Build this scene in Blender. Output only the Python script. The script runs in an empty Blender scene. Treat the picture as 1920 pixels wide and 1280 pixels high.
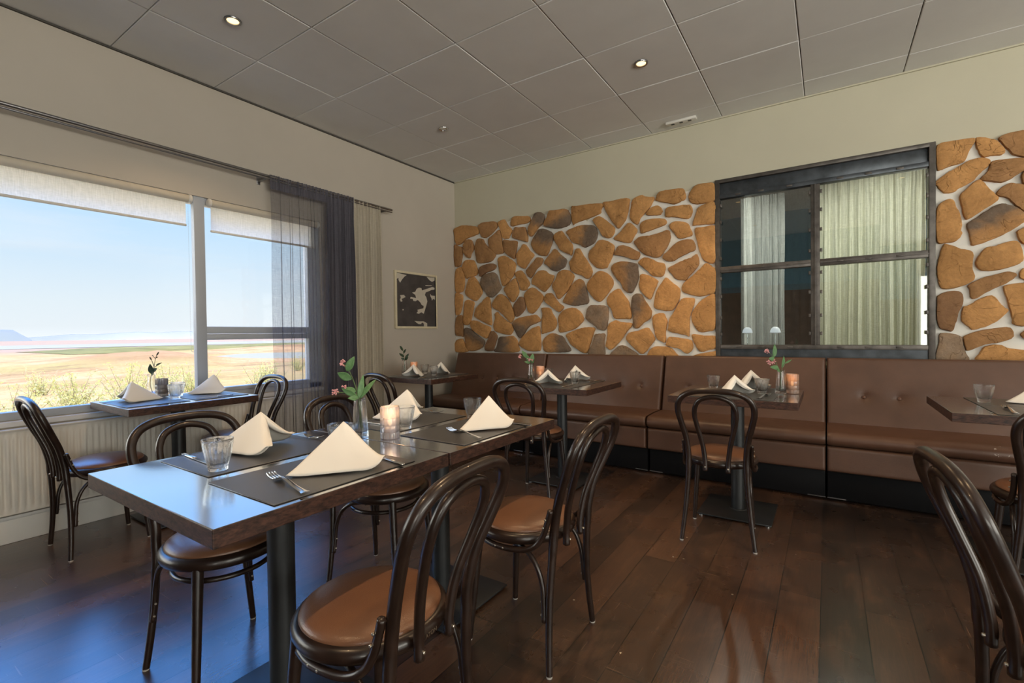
import bpy, bmesh, math, random
from mathutils import Vector, Matrix, noise
random.seed(7)
SC = bpy.context.scene
COL = SC.collection
PI = math.pi
R = math.radians

# ------------------------------------------------------------------ camera
CAM_H = 1.105
cam_d = bpy.data.cameras.new('camera')
cam = bpy.data.objects.new('camera', cam_d)
COL.objects.link(cam)
cam_d.sensor_width = 36.0
cam_d.lens = 36.0 * 889.0 / 1920.0
cam_d.clip_start = 0.02
cam_d.clip_end = 20000
_yaw, _pit, _rol = R(33.66), R(-0.91), R(-0.725)
_f = Vector((-math.sin(_yaw) * math.cos(_pit), math.cos(_yaw) * math.cos(_pit), math.sin(_pit)))
_r = Vector((math.cos(_yaw), math.sin(_yaw), 0))
_u = _r.cross(_f)
_r2 = _r * math.cos(_rol) + _u * math.sin(_rol)
_u2 = _u * math.cos(_rol) - _r * math.sin(_rol)
_m = Matrix((_r2, _u2, -_f)).transposed().to_4x4()
_m.translation = Vector((0, 0, CAM_H))
cam.matrix_world = _m
SC.camera = cam

# ------------------------------------------------------------------ view + sampling helpers
SC.view_settings.view_transform = 'Standard'
SC.view_settings.look = 'None'
SC.view_settings.gamma = 1.0
SC.view_settings.use_curve_mapping = False
SC.view_settings.exposure = 0.12
cy = SC.cycles
cy.use_denoising = True
cy.max_bounces = 10
cy.diffuse_bounces = 4
cy.glossy_bounces = 4
cy.transmission_bounces = 8
cy.transparent_max_bounces = 16
cy.sample_clamp_indirect = 6.0
cy.caustics_reflective = False
cy.caustics_refractive = False
cy.blur_glossy = 0.5

# ------------------------------------------------------------------ sky
world = bpy.data.worlds.new('sky')
SC.world = world
world.use_nodes = True
wt = world.node_tree
wt.nodes.clear()
def wn(t, **k):
    n = wt.nodes.new(t)
    for a, b in k.items():
        setattr(n, a, b)
    return n
w_tc = wn('ShaderNodeTexCoord')
w_sep = wn('ShaderNodeSeparateXYZ')
w_ramp = wn('ShaderNodeValToRGB')
w_ramp.color_ramp.elements[0].position = 0.0
w_ramp.color_ramp.elements[0].color = (0.86, 0.91, 0.96, 1)
w_ramp.color_ramp.elements[1].position = 1.0
w_ramp.color_ramp.elements[1].color = (0.30, 0.42, 0.75, 1)
for p, c in ((0.06, (0.80, 0.89, 0.96, 1)), (0.18, (0.58, 0.79, 1.0, 1)), (0.32, (0.38, 0.66, 1.0, 1)), (0.5, (0.32, 0.50, 0.90, 1))):
    e = w_ramp.color_ramp.elements.new(p)
    e.color = c
# deep blue band added to the unseen upper sky for bluer reflections
w_ring = wn('ShaderNodeValToRGB')
w_ring.color_ramp.elements[0].position = 0.20
w_ring.color_ramp.elements[0].color = (0, 0, 0, 1)
w_ring.color_ramp.elements[1].position = 0.95
w_ring.color_ramp.elements[1].color = (0, 0, 0, 1)
for p, q in ((0.30, 0.06), (0.38, 0.22), (0.50, 1.0), (0.80, 1.0)):
    e = w_ring.color_ramp.elements.new(p)
    e.color = (q, q, q, 1)
w_west = wn('ShaderNodeMapRange')
w_west.inputs['From Min'].default_value = -0.08
w_west.inputs['From Max'].default_value = -0.40
w_rf = wn('ShaderNodeMath', operation='MULTIPLY')
w_rmix = wn('ShaderNodeMix', data_type='RGBA')
w_rmix.inputs[7].default_value = (0.95, 3.3, 8.8, 1)
w_top = wn('ShaderNodeMapRange')
w_top.inputs['From Min'].default_value = 0.60
w_top.inputs['From Max'].default_value = 0.35
w_sf = wn('ShaderNodeMath', operation='MULTIPLY')
w_fill = wn('ShaderNodeMapRange')  # unseen right and rear sky boosted to fill the room with light
w_fill.inputs['From Min'].default_value = 0.05
w_fill.inputs['From Max'].default_value = 0.60
w_fill.inputs['To Min'].default_value = 0.0
w_fill.inputs['To Max'].default_value = 1.0
w_mix = wn('ShaderNodeMix', data_type='RGBA')
w_mix.inputs[7].default_value = (9.5, 9.2, 8.2, 1)
w_noise = wn('ShaderNodeTexNoise')
w_noise.inputs['Scale'].default_value = 3.0
w_noise.inputs['Detail'].default_value = 5.0
w_map = wn('ShaderNodeMapping')
w_map.inputs['Scale'].default_value = (1, 1, 9)
w_cl = wn('ShaderNodeValToRGB')
w_cl.color_ramp.elements[0].position = 0.52
w_cl.color_ramp.elements[0].color = (0, 0, 0, 1)
w_cl.color_ramp.elements[1].position = 0.80
w_cl.color_ramp.elements[1].color = (0.45, 0.45, 0.45, 1)
w_cmix = wn('ShaderNodeMix', data_type='RGBA')
w_cmix.inputs[7].default_value = (0.86, 0.89, 0.94, 1)
w_bg = wn('ShaderNodeBackground')
w_bg.inputs['Strength'].default_value = 1.0
w_out = wn('ShaderNodeOutputWorld')
L = wt.links.new
L(w_tc.outputs['Generated'], w_sep.inputs[0])
L(w_sep.outputs['Z'], w_ramp.inputs[0])
w_ny = wn('ShaderNodeMath', operation='MULTIPLY')
w_ny.inputs[1].default_value = -0.8
w_mx = wn('ShaderNodeMath', operation='MAXIMUM')
L(w_sep.outputs['Y'], w_ny.inputs[0])
L(w_ny.outputs[0], w_mx.inputs[0])
L(w_sep.outputs['X'], w_mx.inputs[1])
L(w_mx.outputs[0], w_fill.inputs['Value'])
L(w_tc.outputs['Generated'], w_map.inputs[0])
L(w_map.outputs[0], w_noise.inputs['Vector'])
L(w_noise.outputs[0], w_cl.inputs[0])
L(w_cl.outputs[0], w_cmix.inputs[0])
L(w_ramp.outputs[0], w_cmix.inputs[6])
L(w_sep.outputs['Z'], w_ring.inputs[0])
L(w_sep.outputs['X'], w_west.inputs['Value'])
L(w_ring.outputs[0], w_rf.inputs[0])
L(w_west.outputs[0], w_rf.inputs[1])
L(w_rf.outputs[0], w_rmix.inputs[0])
L(w_cmix.outputs[2], w_rmix.inputs[6])
L(w_rmix.outputs[2], w_mix.inputs[6])
L(w_sep.outputs['Z'], w_top.inputs['Value'])
L(w_fill.outputs[0], w_sf.inputs[0])
L(w_top.outputs[0], w_sf.inputs[1])
L(w_sf.outputs[0], w_mix.inputs[0])
w_low = wn('ShaderNodeMapRange')
w_low.inputs['From Min'].default_value = 0.02
w_low.inputs['From Max'].default_value = -0.10
w_low.inputs['To Min'].default_value = 1.0
w_low.inputs['To Max'].default_value = 1.6
w_sc = wn('ShaderNodeVectorMath', operation='SCALE')
L(w_sep.outputs['Z'], w_low.inputs['Value'])
L(w_mix.outputs[2], w_sc.inputs[0])
L(w_low.outputs[0], w_sc.inputs['Scale'])
L(w_sc.outputs[0], w_bg.inputs['Color'])
L(w_bg.outputs[0], w_out.inputs[0])

# ------------------------------------------------------------------ sun (from over the roof, lights the plain outside)
sun_d = bpy.data.lights.new('sun', 'SUN')
sun_d.energy = 4.6
sun_d.color = (1.0, 0.91, 0.76)
sun_d.angle = R(0.6)
sun = bpy.data.objects.new('sun', sun_d)
COL.objects.link(sun)
sun.rotation_euler = Vector((-0.02, -0.78, -0.62)).to_track_quat('-Z', 'Y').to_euler()
sun.location = (20, 20, 30)

# daylight portals in the window openings (they only steer sampling of the sky)
def portal(name, loc, rot, sx, sy):
    d = bpy.data.lights.new(name, 'AREA')
    d.shape = 'RECTANGLE'
    d.size, d.size_y = sx, sy
    d.cycles.is_portal = True
    o = bpy.data.objects.new(name, d)
    COL.objects.link(o)
    o.location = loc
    o.rotation_euler = rot
    return o
portal('portal', (-3.95, -0.02, 1.39), (PI / 2, 0, -PI / 2), 5.2, 1.46)
portal('portal', (3.2, -4.5, 1.45), (PI / 2, 0, 0), 3.6, 1.7)
portal('portal', (5.5, -0.4, 1.5), (PI / 2, 0, PI / 2), 4.3, 1.8)

# ------------------------------------------------------------------ node materials
class NT:
    def __init__(s, name):
        s.m = bpy.data.materials.new(name)
        s.m.use_nodes = True
        s.t = s.m.node_tree
        s.t.nodes.clear()
        s.out = s.t.nodes.new('ShaderNodeOutputMaterial')
    def n(s, t, ins=None, **k):
        nd = s.t.nodes.new(t)
        for a, b in k.items():
            setattr(nd, a, b)
        for a, b in (ins or {}).items():
            if isinstance(b, bpy.types.NodeSocket):
                s.t.links.new(b, nd.inputs[a])
            else:
                nd.inputs[a].default_value = b
        return nd
    def math(s, op, a, b=0.0, c=None):
        d = {0: a, 1: b}
        if c is not None:
            d[2] = c
        return s.n('ShaderNodeMath', d, operation=op).outputs[0]
    def obj(s):
        return s.n('ShaderNodeTexCoord').outputs['Object']
    def mapped(s, vec, scale=(1, 1, 1), rot=(0, 0, 0), loc=(0, 0, 0)):
        return s.n('ShaderNodeMapping', {0: vec, 'Scale': scale, 'Rotation': rot, 'Location': loc}).outputs[0]
    def noise(s, vec, scale, detail=4, rough=0.55, dist=0.0):
        return s.n('ShaderNodeTexNoise', {'Vector': vec, 'Scale': scale, 'Detail': detail, 'Roughness': rough, 'Distortion': dist}).outputs[0]
    def ramp(s, fac, *stops):
        r = s.n('ShaderNodeValToRGB', {0: fac})
        e = r.color_ramp.elements
        e[0].position, e[0].color = stops[0][0], c4(stops[0][1])
        e[1].position, e[1].color = stops[-1][0], c4(stops[-1][1])
        for p, c in stops[1:-1]:
            x = e.new(p)
            x.color = c4(c)
        return r.outputs[0]
    def mix(s, f, a, b, blend='MIX'):
        return s.n('ShaderNodeMix', {0: f, 6: c4(a), 7: c4(b)}, data_type='RGBA', blend_type=blend).outputs[2]
    def bump(s, h, strength=0.2, dist=0.01):
        return s.n('ShaderNodeBump', {'Height': h, 'Strength': strength, 'Distance': dist}).outputs[0]
    def princ(s, **ins):
        p = s.n('ShaderNodeBsdfPrincipled')
        for a, b in ins.items():
            a = a.replace('_', ' ')
            if isinstance(b, bpy.types.NodeSocket):
                s.t.links.new(b, p.inputs[a])
            else:
                p.inputs[a].default_value = c4(b) if a in ('Base Color', 'Emission Color', 'Specular Tint') else b
        return p.outputs[0]
    def done(s, sh):
        s.t.links.new(sh, s.out.inputs[0])
        return s.m
def c4(c):
    if isinstance(c, bpy.types.NodeSocket):
        return c
    if isinstance(c, (int, float)):
        return (c, c, c, 1)
    return tuple(c) + (1,) if len(c) == 3 else c

MT = {}
def simple(name, col, rough=0.5, metal=0.0, var=0.12, vscale=30, bump=0.05, bscale=200, coat=0.0, spec=0.5, sheen=0.0):
    k = NT(name)
    v = k.obj()
    nz = k.noise(v, vscale, 5)
    dark = tuple(x * (1 - var) for x in col)
    lite = tuple(min(1, x * (1 + var)) for x in col)
    c = k.ramp(nz, (0.3, dark), (0.7, lite))
    ins = dict(Base_Color=c, Roughness=rough, Metallic=metal, Coat_Weight=coat, Specular_IOR_Level=spec, Sheen_Weight=sheen)
    if bump:
        ins['Normal'] = k.bump(k.noise(v, bscale, 3), bump, 0.002)
    MT[name] = k.done(k.princ(**ins))
    return MT[name]

simple('wall_paint', (0.56, 0.51, 0.44), 0.85, var=0.03, vscale=2, bump=0.12, bscale=160, spec=0.25)
simple('wall_plaster', (0.58, 0.55, 0.43), 0.88, var=0.03, vscale=2, bump=0.2, bscale=120, spec=0.25)
simple('mortar_lit', (0.80, 0.79, 0.74), 0.9, var=0.05, vscale=14, bump=0.3, bscale=90, spec=0.2)  # paler than the wall, imitating window light on its lower part
simple('ceiling_tile', (0.80, 0.805, 0.80), 0.9, var=0.03, vscale=3, bump=0.06, bscale=300, spec=0.2)
simple('ceiling_gap', (0.10, 0.095, 0.085), 0.9, spec=0.1)
simple('white_paint', (0.72, 0.72, 0.70), 0.45, var=0.02, vscale=4, bump=0.03)
simple('radiator_enamel', (0.76, 0.74, 0.69), 0.4, var=0.02, vscale=4, bump=0)
simple('frame_paint', (0.44, 0.48, 0.54), 0.4, var=0.02, vscale=5, bump=0.02)
simple('steel_dark', (0.115, 0.103, 0.094), 0.45, metal=0.55, var=0.35, vscale=14, bump=0.1, bscale=60)
simple('steel_blue', (0.070, 0.080, 0.092), 0.40, metal=0.55, var=0.45, vscale=9, bump=0.05, bscale=40)
simple('black_metal', (0.022, 0.024, 0.026), 0.42, metal=0.2, var=0.1, bump=0.06, bscale=500)
simple('plinth_black', (0.005, 0.005, 0.006), 0.6, var=0.1, bump=0, spec=0.12)
simple('chrome', (0.62, 0.62, 0.62), 0.14, metal=1.0, var=0.02, bump=0)
simple('screw', (0.55, 0.5, 0.42), 0.35, metal=1.0, var=0.1, bump=0)
simple('rod_steel', (0.30, 0.30, 0.31), 0.28, metal=1.0, var=0.05, bump=0)
simple('glide', (0.45, 0.43, 0.40), 0.5, var=0.1, bump=0)
simple('placemat_leather', (0.048, 0.048, 0.050), 0.36, var=0.12, vscale=40, bump=0.25, bscale=700, spec=0.9)
simple('bentwood', (0.020, 0.011, 0.008), 0.30, var=0.4, vscale=22, bump=0.04, bscale=90, coat=0.15, spec=0.45)
simple('button_leather', (0.14, 0.065, 0.040), 0.4, var=0.1, bump=0)
simple('plastic_white', (0.75, 0.73, 0.68), 0.4, var=0.02, bump=0)
simple('plastic_black', (0.02, 0.02, 0.02), 0.4, var=0.02, bump=0)
simple('blind_tube', (0.62, 0.56, 0.46), 0.6, var=0.03, bump=0)
simple('stem_green', (0.10, 0.17, 0.06), 0.5, var=0.2, bump=0)
simple('stem_dark', (0.06, 0.045, 0.03), 0.6, var=0.2, bump=0)
simple('blossom', (0.72, 0.36, 0.38), 0.6, var=0.25, vscale=150, bump=0)
simple('candle_wax', (0.85, 0.78, 0.62), 0.5, var=0.03, bump=0)
simple('picture_frame', (0.74, 0.66, 0.47), 0.5, var=0.05, vscale=20, bump=0.05)
simple('room_blue', (0.10, 0.24, 0.36), 0.8, var=0.05, bump=0)
simple('room_brown', (0.14, 0.085, 0.055), 0.7, var=0.3, vscale=8, bump=0)
simple('lamp_shade_white', (0.85, 0.84, 0.80), 0.35, var=0.02, bump=0)
_sh = MT['lamp_shade_white'].node_tree.nodes['Principled BSDF']
_sh.inputs['Emission Color'].default_value = (0.92, 0.96, 1.0, 1)
_sh.inputs['Emission Strength'].default_value = 0.55

def leather(name, col, rough):
    k = NT(name)
    v = k.obj()
    c = k.ramp(k.noise(v, 7, 5), (0.3, tuple(x * 0.86 for x in col)), (0.7, tuple(x * 1.12 for x in col)))
    vo = k.n('ShaderNodeTexVoronoi', {'Vector': v, 'Scale': 420.0}).outputs['Distance']
    h = k.math('ADD', k.math('MULTIPLY', vo, 0.5), k.noise(v, 25, 4))
    MT[name] = k.done(k.princ(Base_Color=c, Roughness=k.math('ADD', k.math('MULTIPLY', k.noise(v, 12, 4), 0.12), rough - 0.06), Normal=k.bump(h, 0.18, 0.003), Specular_IOR_Level=0.5))
leather('banquette_leather', (0.108, 0.054, 0.034), 0.40)
leather('seat_leather', (0.165, 0.078, 0.042), 0.31)
# worn paint-flaked leather for the scuffed section
k = NT('banquette_leather_worn')
v = k.obj()
base = k.ramp(k.noise(v, 7, 5), (0.3, (0.104, 0.051, 0.031)), (0.7, (0.126, 0.062, 0.039)))
sep = k.n('ShaderNodeSeparateXYZ', {0: v})
inx = k.math('MULTIPLY', k.math('GREATER_THAN', sep.outputs[0], 0.72), k.math('LESS_THAN', sep.outputs[0], 1.12))
iny = k.math('LESS_THAN', sep.outputs[1], 0.13)
fl = k.math('GREATER_THAN', k.noise(v, 55, 4, 0.7), 0.665)
fac = k.math('MULTIPLY', k.math('MULTIPLY', inx, iny), fl)
MT['banquette_leather_worn'] = k.done(k.princ(Base_Color=k.mix(fac, base, (0.50, 0.42, 0.36)), Roughness=0.42, Normal=k.bump(k.noise(v, 25, 4), 0.15, 0.003)))

def wood(name, c1, c2, rough, scale=(3, 60, 60), coat=0.3, bump=0.08, gloss=0.0):
    k = NT(name)
    v = k.mapped(k.obj(), scale)
    g = k.noise(v, 1.0, 6, 0.6, 0.6)
    g2 = k.noise(k.mapped(k.obj(), tuple(s * 3.1 for s in scale)), 1.0, 4, 0.6)
    f = k.math('ADD', k.math('MULTIPLY', g, 0.7), k.math('MULTIPLY', g2, 0.3))
    c = k.ramp(f, (0.36, c1), (0.64, c2))
    nb = k.bump(f, bump, 0.002)
    p = k.princ(Base_Color=c, Roughness=rough, Coat_Weight=0.0 if gloss else coat, Coat_Roughness=0.16, Normal=nb, Specular_IOR_Level=0.05 if gloss else 0.4)
    if gloss:
        fr = k.math('MINIMUM', k.math('MULTIPLY', k.n('ShaderNodeFresnel', {'IOR': 1.9, 'Normal': nb}).outputs[0], gloss), 0.85)
        gl = k.n('ShaderNodeBsdfGlossy', {'Color': (0.93, 0.97, 1.0, 1), 'Roughness': 0.13, 'Normal': nb}).outputs[0]
        p = k.n('ShaderNodeMixShader', {0: fr, 1: p, 2: gl}).outputs[0]
    MT[name] = k.done(p)
wood('table_top_wood', (0.030, 0.019, 0.014), (0.060, 0.038, 0.027), 0.3, (70, 4, 60), 0.3, 0.04, 2.7)
wood('table_edge_wood', (0.009, 0.0045, 0.0035), (0.090, 0.040, 0.027), 0.5, (34, 34, 95), 0.0, 0.06)

# floor boards running away from the camera towards the banquette
k = NT('floor_boards')
o = k.obj()
sep = k.n('ShaderNodeSeparateXYZ', {0: o})
sw = k.n('ShaderNodeCombineXYZ', {0: sep.outputs[1], 1: k.math('ADD', sep.outputs[0], 0.025 + 0.1465 * 40), 2: 0.0}).outputs[0]
br = k.n('ShaderNodeTexBrick', {'Vector': sw, 'Color1': c4((0.082, 0.039, 0.021)), 'Color2': c4((0.013, 0.0075, 0.0055)), 'Mortar': c4((0.002, 0.0015, 0.001)), 'Scale': 1.0, 'Mortar Size': 0.0019, 'Mortar Smooth': 0.2, 'Bias': -0.1, 'Brick Width': 2.3, 'Row Height': 0.1465}, offset=0.37, offset_frequency=2)
grain = k.noise(k.mapped(o, (55, 2.2, 1)), 1.0, 6, 0.65, 1.2)
fine = k.noise(k.mapped(o, (260, 9, 1)), 1.0, 3, 0.6)
c = k.mix(1.0, br.outputs[0], k.ramp(grain, (0.25, (0.68, 0.66, 0.64)), (0.75, (1.32, 1.28, 1.22))), 'MULTIPLY')
c = k.mix(1.0, c, k.ramp(fine, (0.3, (0.74, 0.74, 0.74)), (0.7, (1.26, 1.24, 1.22))), 'MULTIPLY')
worn = k.ramp(k.noise(k.mapped(o, (3.2, 1.3, 1)), 1.8, 7, 0.68, 0.6), (0.50, (0, 0, 0)), (0.66, (0.62, 0.62, 0.62)))
wornf = k.math('MULTIPLY', worn, k.ramp(grain, (0.35, (0.45, 0.45, 0.45)), (0.65, (1, 1, 1))))
c = k.mix(wornf, c, (0.135, 0.066, 0.033))
dirt = k.ramp(k.noise(k.mapped(o, (1.2, 1.0, 1), (0, 0, 0), (7, 3, 0)), 1.6, 6, 0.65), (0.50, (0, 0, 0)), (0.68, (0.65, 0.65, 0.65)))
c = k.mix(dirt, c, (0.016, 0.010, 0.0075))
scr = k.noise(k.mapped(o, (5, 190, 1), (0, 0, 0.5)), 1.0, 1, 0.5, 0.25)
scr2 = k.noise(k.mapped(o, (210, 6, 1), (0, 0, -0.35)), 1.0, 1, 0.5, 0.25)
sf = k.math('MAXIMUM', k.math('GREATER_THAN', scr, 0.735), k.math('GREATER_THAN', scr2, 0.74))
patch = k.ramp(k.noise(o, 2.3, 3), (0.44, (0, 0, 0)), (0.58, (0.75, 0.75, 0.75)))
c = k.mix(k.math('MULTIPLY', sf, patch), c, (0.20, 0.115, 0.07))
rg = k.math('ADD', k.math('MULTIPLY', k.noise(o, 3.0, 4), 0.12), 0.22)
hh = k.math('SUBTRACT', k.math('MULTIPLY', grain, 0.10), br.outputs[1])
nb = k.bump(hh, 0.18, 0.0016)
fr = k.math('MULTIPLY', k.n('ShaderNodeFresnel', {'IOR': 1.5, 'Normal': nb}).outputs[0], 1.35)
gl = k.n('ShaderNodeBsdfGlossy', {'Color': (0.93, 0.97, 1.0, 1), 'Roughness': rg, 'Normal': nb}).outputs[0]
df = k.n('ShaderNodeBsdfDiffuse', {0: c, 'Normal': nb}).outputs[0]
MT['floor_boards'] = k.done(k.n('ShaderNodeMixShader', {0: fr, 1: df, 2: gl}).outputs[0])

# stone cladding, one colour attribute per stone
k = NT('stone_cladding')
o = k.obj()
at = k.n('ShaderNodeVertexColor', layer_name='stone').outputs[0]
n1 = k.noise(o, 6, 6, 0.6, 0.4)
n2 = k.noise(o, 45, 6, 0.7)
c = k.mix(1.0, at, k.ramp(n1, (0.3, (0.80, 0.78, 0.76)), (0.7, (1.15, 1.15, 1.15))), 'MULTIPLY')
c = k.mix(1.0, c, k.ramp(n2, (0.3, (0.86, 0.86, 0.86)), (0.7, (1.12, 1.12, 1.12))), 'MULTIPLY')
ridge = k.n('ShaderNodeTexNoise', {'Vector': o, 'Scale': 9.0, 'Detail': 7.0, 'Roughness': 0.62, 'Distortion': 0.9}).outputs[0]
cr = k.noise(k.mapped(o, (5, 5, 5), (0, 0, 0), (3, 1, 7)), 1.0, 3, 0.5, 1.2)
crk = k.ramp(k.math('ABSOLUTE', k.math('SUBTRACT', cr, 0.5)), (0.0, (0, 0, 0)), (0.007, (1, 1, 1)))
msk = k.ramp(k.noise(o, 4.5, 2), (0.42, (1, 1, 1)), (0.50, (0, 0, 0)))
crk = k.math('MAXIMUM', crk, msk)
c = k.mix(crk, k.mix(1.0, c, (0.80, 0.77, 0.74), 'MULTIPLY'), c)
h = k.math('ADD', k.math('ADD', ridge, k.math('MULTIPLY', n2, 0.35)), k.math('MULTIPLY', crk, 0.22))
MT['stone_cladding'] = k.done(k.princ(Base_Color=c, Roughness=0.82, Normal=k.bump(h, 0.75, 0.028), Specular_IOR_Level=0.25))

# clear glass for tableware
k = NT('clear_glass')
gg = k.n('ShaderNodeBsdfGlass', {'Color': (0.985, 0.99, 0.995, 1), 'Roughness': 0.0, 'IOR': 1.45}).outputs[0]
gt = k.n('ShaderNodeBsdfTransparent', {0: (0.97, 0.98, 0.985, 1)}).outputs[0]
MT['clear_glass'] = k.done(k.n('ShaderNodeMixShader', {0: 0.38, 1: gg, 2: gt}).outputs[0])
# thin window glass: see-through with a Fresnel reflection
def pane_mat(name, tint, r0):
    k = NT(name)
    lw = k.n('ShaderNodeFresnel', {'IOR': 1.5}).outputs[0]
    f = k.math('MINIMUM', k.math('MULTIPLY', lw, r0), 1.0)
    tr = k.n('ShaderNodeBsdfTransparent', {0: c4(tint)}).outputs[0]
    gl = k.n('ShaderNodeBsdfGlossy', {'Color': (1, 1, 1, 1), 'Roughness': 0.02}).outputs[0]
    MT[name] = k.done(k.n('ShaderNodeMixShader', {0: f, 1: tr, 2: gl}).outputs[0])
pane_mat('window_glass', (0.97, 0.98, 0.98), 0.6)
pane_mat('interior_glass', (0.86, 0.90, 0.90), 1.6)
# frosted candle holder
def frosted(name, col):
    k = NT(name)
    tr = k.n('ShaderNodeBsdfTransparent', {0: c4(col)}).outputs[0]
    tl = k.n('ShaderNodeBsdfTranslucent', {0: c4(col)}).outputs[0]
    df = k.n('ShaderNodeBsdfDiffuse', {0: c4(col)}).outputs[0]
    gl = k.n('ShaderNodeBsdfGlossy', {'Color': (1, 1, 1, 1), 'Roughness': 0.12}).outputs[0]
    a = k.n('ShaderNodeMixShader', {0: 0.5, 1: tl, 2: df}).outputs[0]
    b = k.n('ShaderNodeMixShader', {0: 0.42, 1: tr, 2: a}).outputs[0]
    fr = k.n('ShaderNodeFresnel', {'IOR': 1.5}).outputs[0]
    MT[name] = k.done(k.n('ShaderNodeMixShader', {0: fr, 1: b, 2: gl}).outputs[0])
frosted('frosted_glass', (0.86, 0.85, 0.93))
frosted('smoke_glass', (0.62, 0.56, 0.52))
frosted('amber_glass', (0.78, 0.62, 0.54))

def cloth(name, col, opac, trans, weave=900):
    k = NT(name)
    o = k.obj()
    w1 = k.n('ShaderNodeTexNoise', {'Vector': k.mapped(o, (30, 30, 900)), 'Scale': 1.0, 'Detail': 2.0}).outputs[0]
    w2 = k.n('ShaderNodeTexNoise', {'Vector': k.mapped(o, (500, 500, 12)), 'Scale': 1.0, 'Detail': 2.0}).outputs[0]
    w = k.math('MULTIPLY', k.math('ADD', w1, w2), 0.5)
    c = k.ramp(w, (0.35, tuple(x * 0.82 for x in col)), (0.65, tuple(min(1, x * 1.12) for x in col)))
    df = k.n('ShaderNodeBsdfDiffuse', {0: c}).outputs[0]
    tl = k.n('ShaderNodeBsdfTranslucent', {0: c}).outputs[0]
    a = k.n('ShaderNodeMixShader', {0: trans, 1: df, 2: tl}).outputs[0]
    if opac < 1:
        tr = k.n('ShaderNodeBsdfTransparent').outputs[0]
        f = k.math('ADD', k.math('MULTIPLY', k.math('SUBTRACT', w, 0.5), 0.8), opac)
        a = k.n('ShaderNodeMixShader', {0: f, 1: tr, 2: a}).outputs[0]
    MT[name] = k.done(a)
cloth('sheer_grey', (0.16, 0.155, 0.19), 0.40, 0.4)
cloth('sheer_grey_dense', (0.15, 0.145, 0.175), 0.93, 0.2)
cloth('curtain_cream', (0.66, 0.60, 0.49), 1.0, 0.3)
cloth('sheer_black', (0.035, 0.034, 0.032), 0.66, 0.3)
cloth('sheer_thin', (0.06, 0.065, 0.07), 0.42, 0.3)
cloth('sheer_white', (0.80, 0.83, 0.80), 0.80, 0.5)
cloth('sheer_cream', (0.74, 0.74, 0.60), 0.86, 0.5)
cloth('blind_fabric', (0.90, 0.92, 0.90), 1.0, 0.72)
k = NT('napkin_cotton')
o = k.obj()
wv = k.noise(k.mapped(o, (700, 700, 700)), 1.0, 2)
MT['napkin_cotton'] = k.done(k.princ(Base_Color=(0.86, 0.83, 0.77), Roughness=0.9, Normal=k.bump(wv, 0.12, 0.001), Sheen_Weight=0.15, Specular_IOR_Level=0.2))
def leafmat(name, c1, c2):
    k = NT(name)
    o = k.obj()
    c = k.ramp(k.noise(o, 60, 3), (0.3, c1), (0.7, c2))
    p = k.princ(Base_Color=c, Roughness=0.45)
    tl = k.n('ShaderNodeBsdfTranslucent', {0: c}).outputs[0]
    MT[name] = k.done(k.n('ShaderNodeMixShader', {0: 0.3, 1: p, 2: tl}).outputs[0])
leafmat('leaf_green', (0.10, 0.24, 0.10), (0.20, 0.40, 0.17))
leafmat('leaf_dark', (0.030, 0.055, 0.035), (0.06, 0.11, 0.06))
leafmat('shrub_leaf', (0.30, 0.30, 0.10), (0.50, 0.47, 0.20))
def emit(name, col, s):
    k = NT(name)
    MT[name] = k.done(k.n('ShaderNodeEmission', {'Color': c4(col), 'Strength': s}).outputs[0])
emit('flame_glow', (1.0, 0.70, 0.34), 2.4)
emit('lamp_glow', (1.0, 0.66, 0.30), 2.6)
simple('print_ink', (0.072, 0.066, 0.066), 0.5, var=0.25, vscale=9, bump=0)
simple('print_paper', (0.62, 0.57, 0.48), 0.6, var=0.04, bump=0)
# landscape
k = NT('heath')
g = k.n('ShaderNodeNewGeometry').outputs['Position']
sp = k.n('ShaderNodeSeparateXYZ', {0: g})
dist = k.math('MULTIPLY', sp.outputs[0], -1.0)
n1 = k.noise(k.mapped(g, (0.05, 0.05, 0.0)), 1.0, 8, 0.66)
n2 = k.noise(k.mapped(g, (0.010, 0.006, 0)), 1.0, 5, 0.6)
n3 = k.noise(k.mapped(g, (0.7, 0.6, 0)), 1.0, 6, 0.7)
n4 = k.noise(k.mapped(g, (0.028, 0.016, 0), (0, 0, 0), (9, 4, 0)), 1.0, 6, 0.62)
c = k.ramp(n1, (0.32, (0.33, 0.17, 0.08)), (0.45, (0.49, 0.27, 0.135)), (0.58, (0.60, 0.345, 0.185)), (0.75, (0.46, 0.285, 0.115)))
c = k.mix(k.ramp(n2, (0.50, (0, 0, 0)), (0.60, (0.75, 0.75, 0.75))), c, (0.36, 0.275, 0.095))
c = k.mix(k.ramp(n4, (0.56, (0, 0, 0)), (0.64, (0.7, 0.7, 0.7))), c, (0.26, 0.14, 0.07))
c = k.mix(1.0, c, k.ramp(n3, (0.3, (0.68, 0.68, 0.62)), (0.7, (1.2, 1.2, 1.15))), 'MULTIPLY')
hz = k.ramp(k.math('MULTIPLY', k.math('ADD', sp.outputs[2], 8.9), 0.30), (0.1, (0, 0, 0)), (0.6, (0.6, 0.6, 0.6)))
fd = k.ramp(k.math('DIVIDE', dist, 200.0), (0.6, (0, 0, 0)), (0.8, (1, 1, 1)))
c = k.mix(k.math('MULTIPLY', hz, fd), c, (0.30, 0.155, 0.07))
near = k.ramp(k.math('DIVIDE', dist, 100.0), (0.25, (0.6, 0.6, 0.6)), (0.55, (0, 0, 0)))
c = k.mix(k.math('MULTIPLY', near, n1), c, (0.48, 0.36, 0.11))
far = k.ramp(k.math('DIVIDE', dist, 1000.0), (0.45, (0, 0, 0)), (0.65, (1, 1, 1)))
c = k.mix(far, c, (0.36, 0.235, 0.165))
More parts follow.
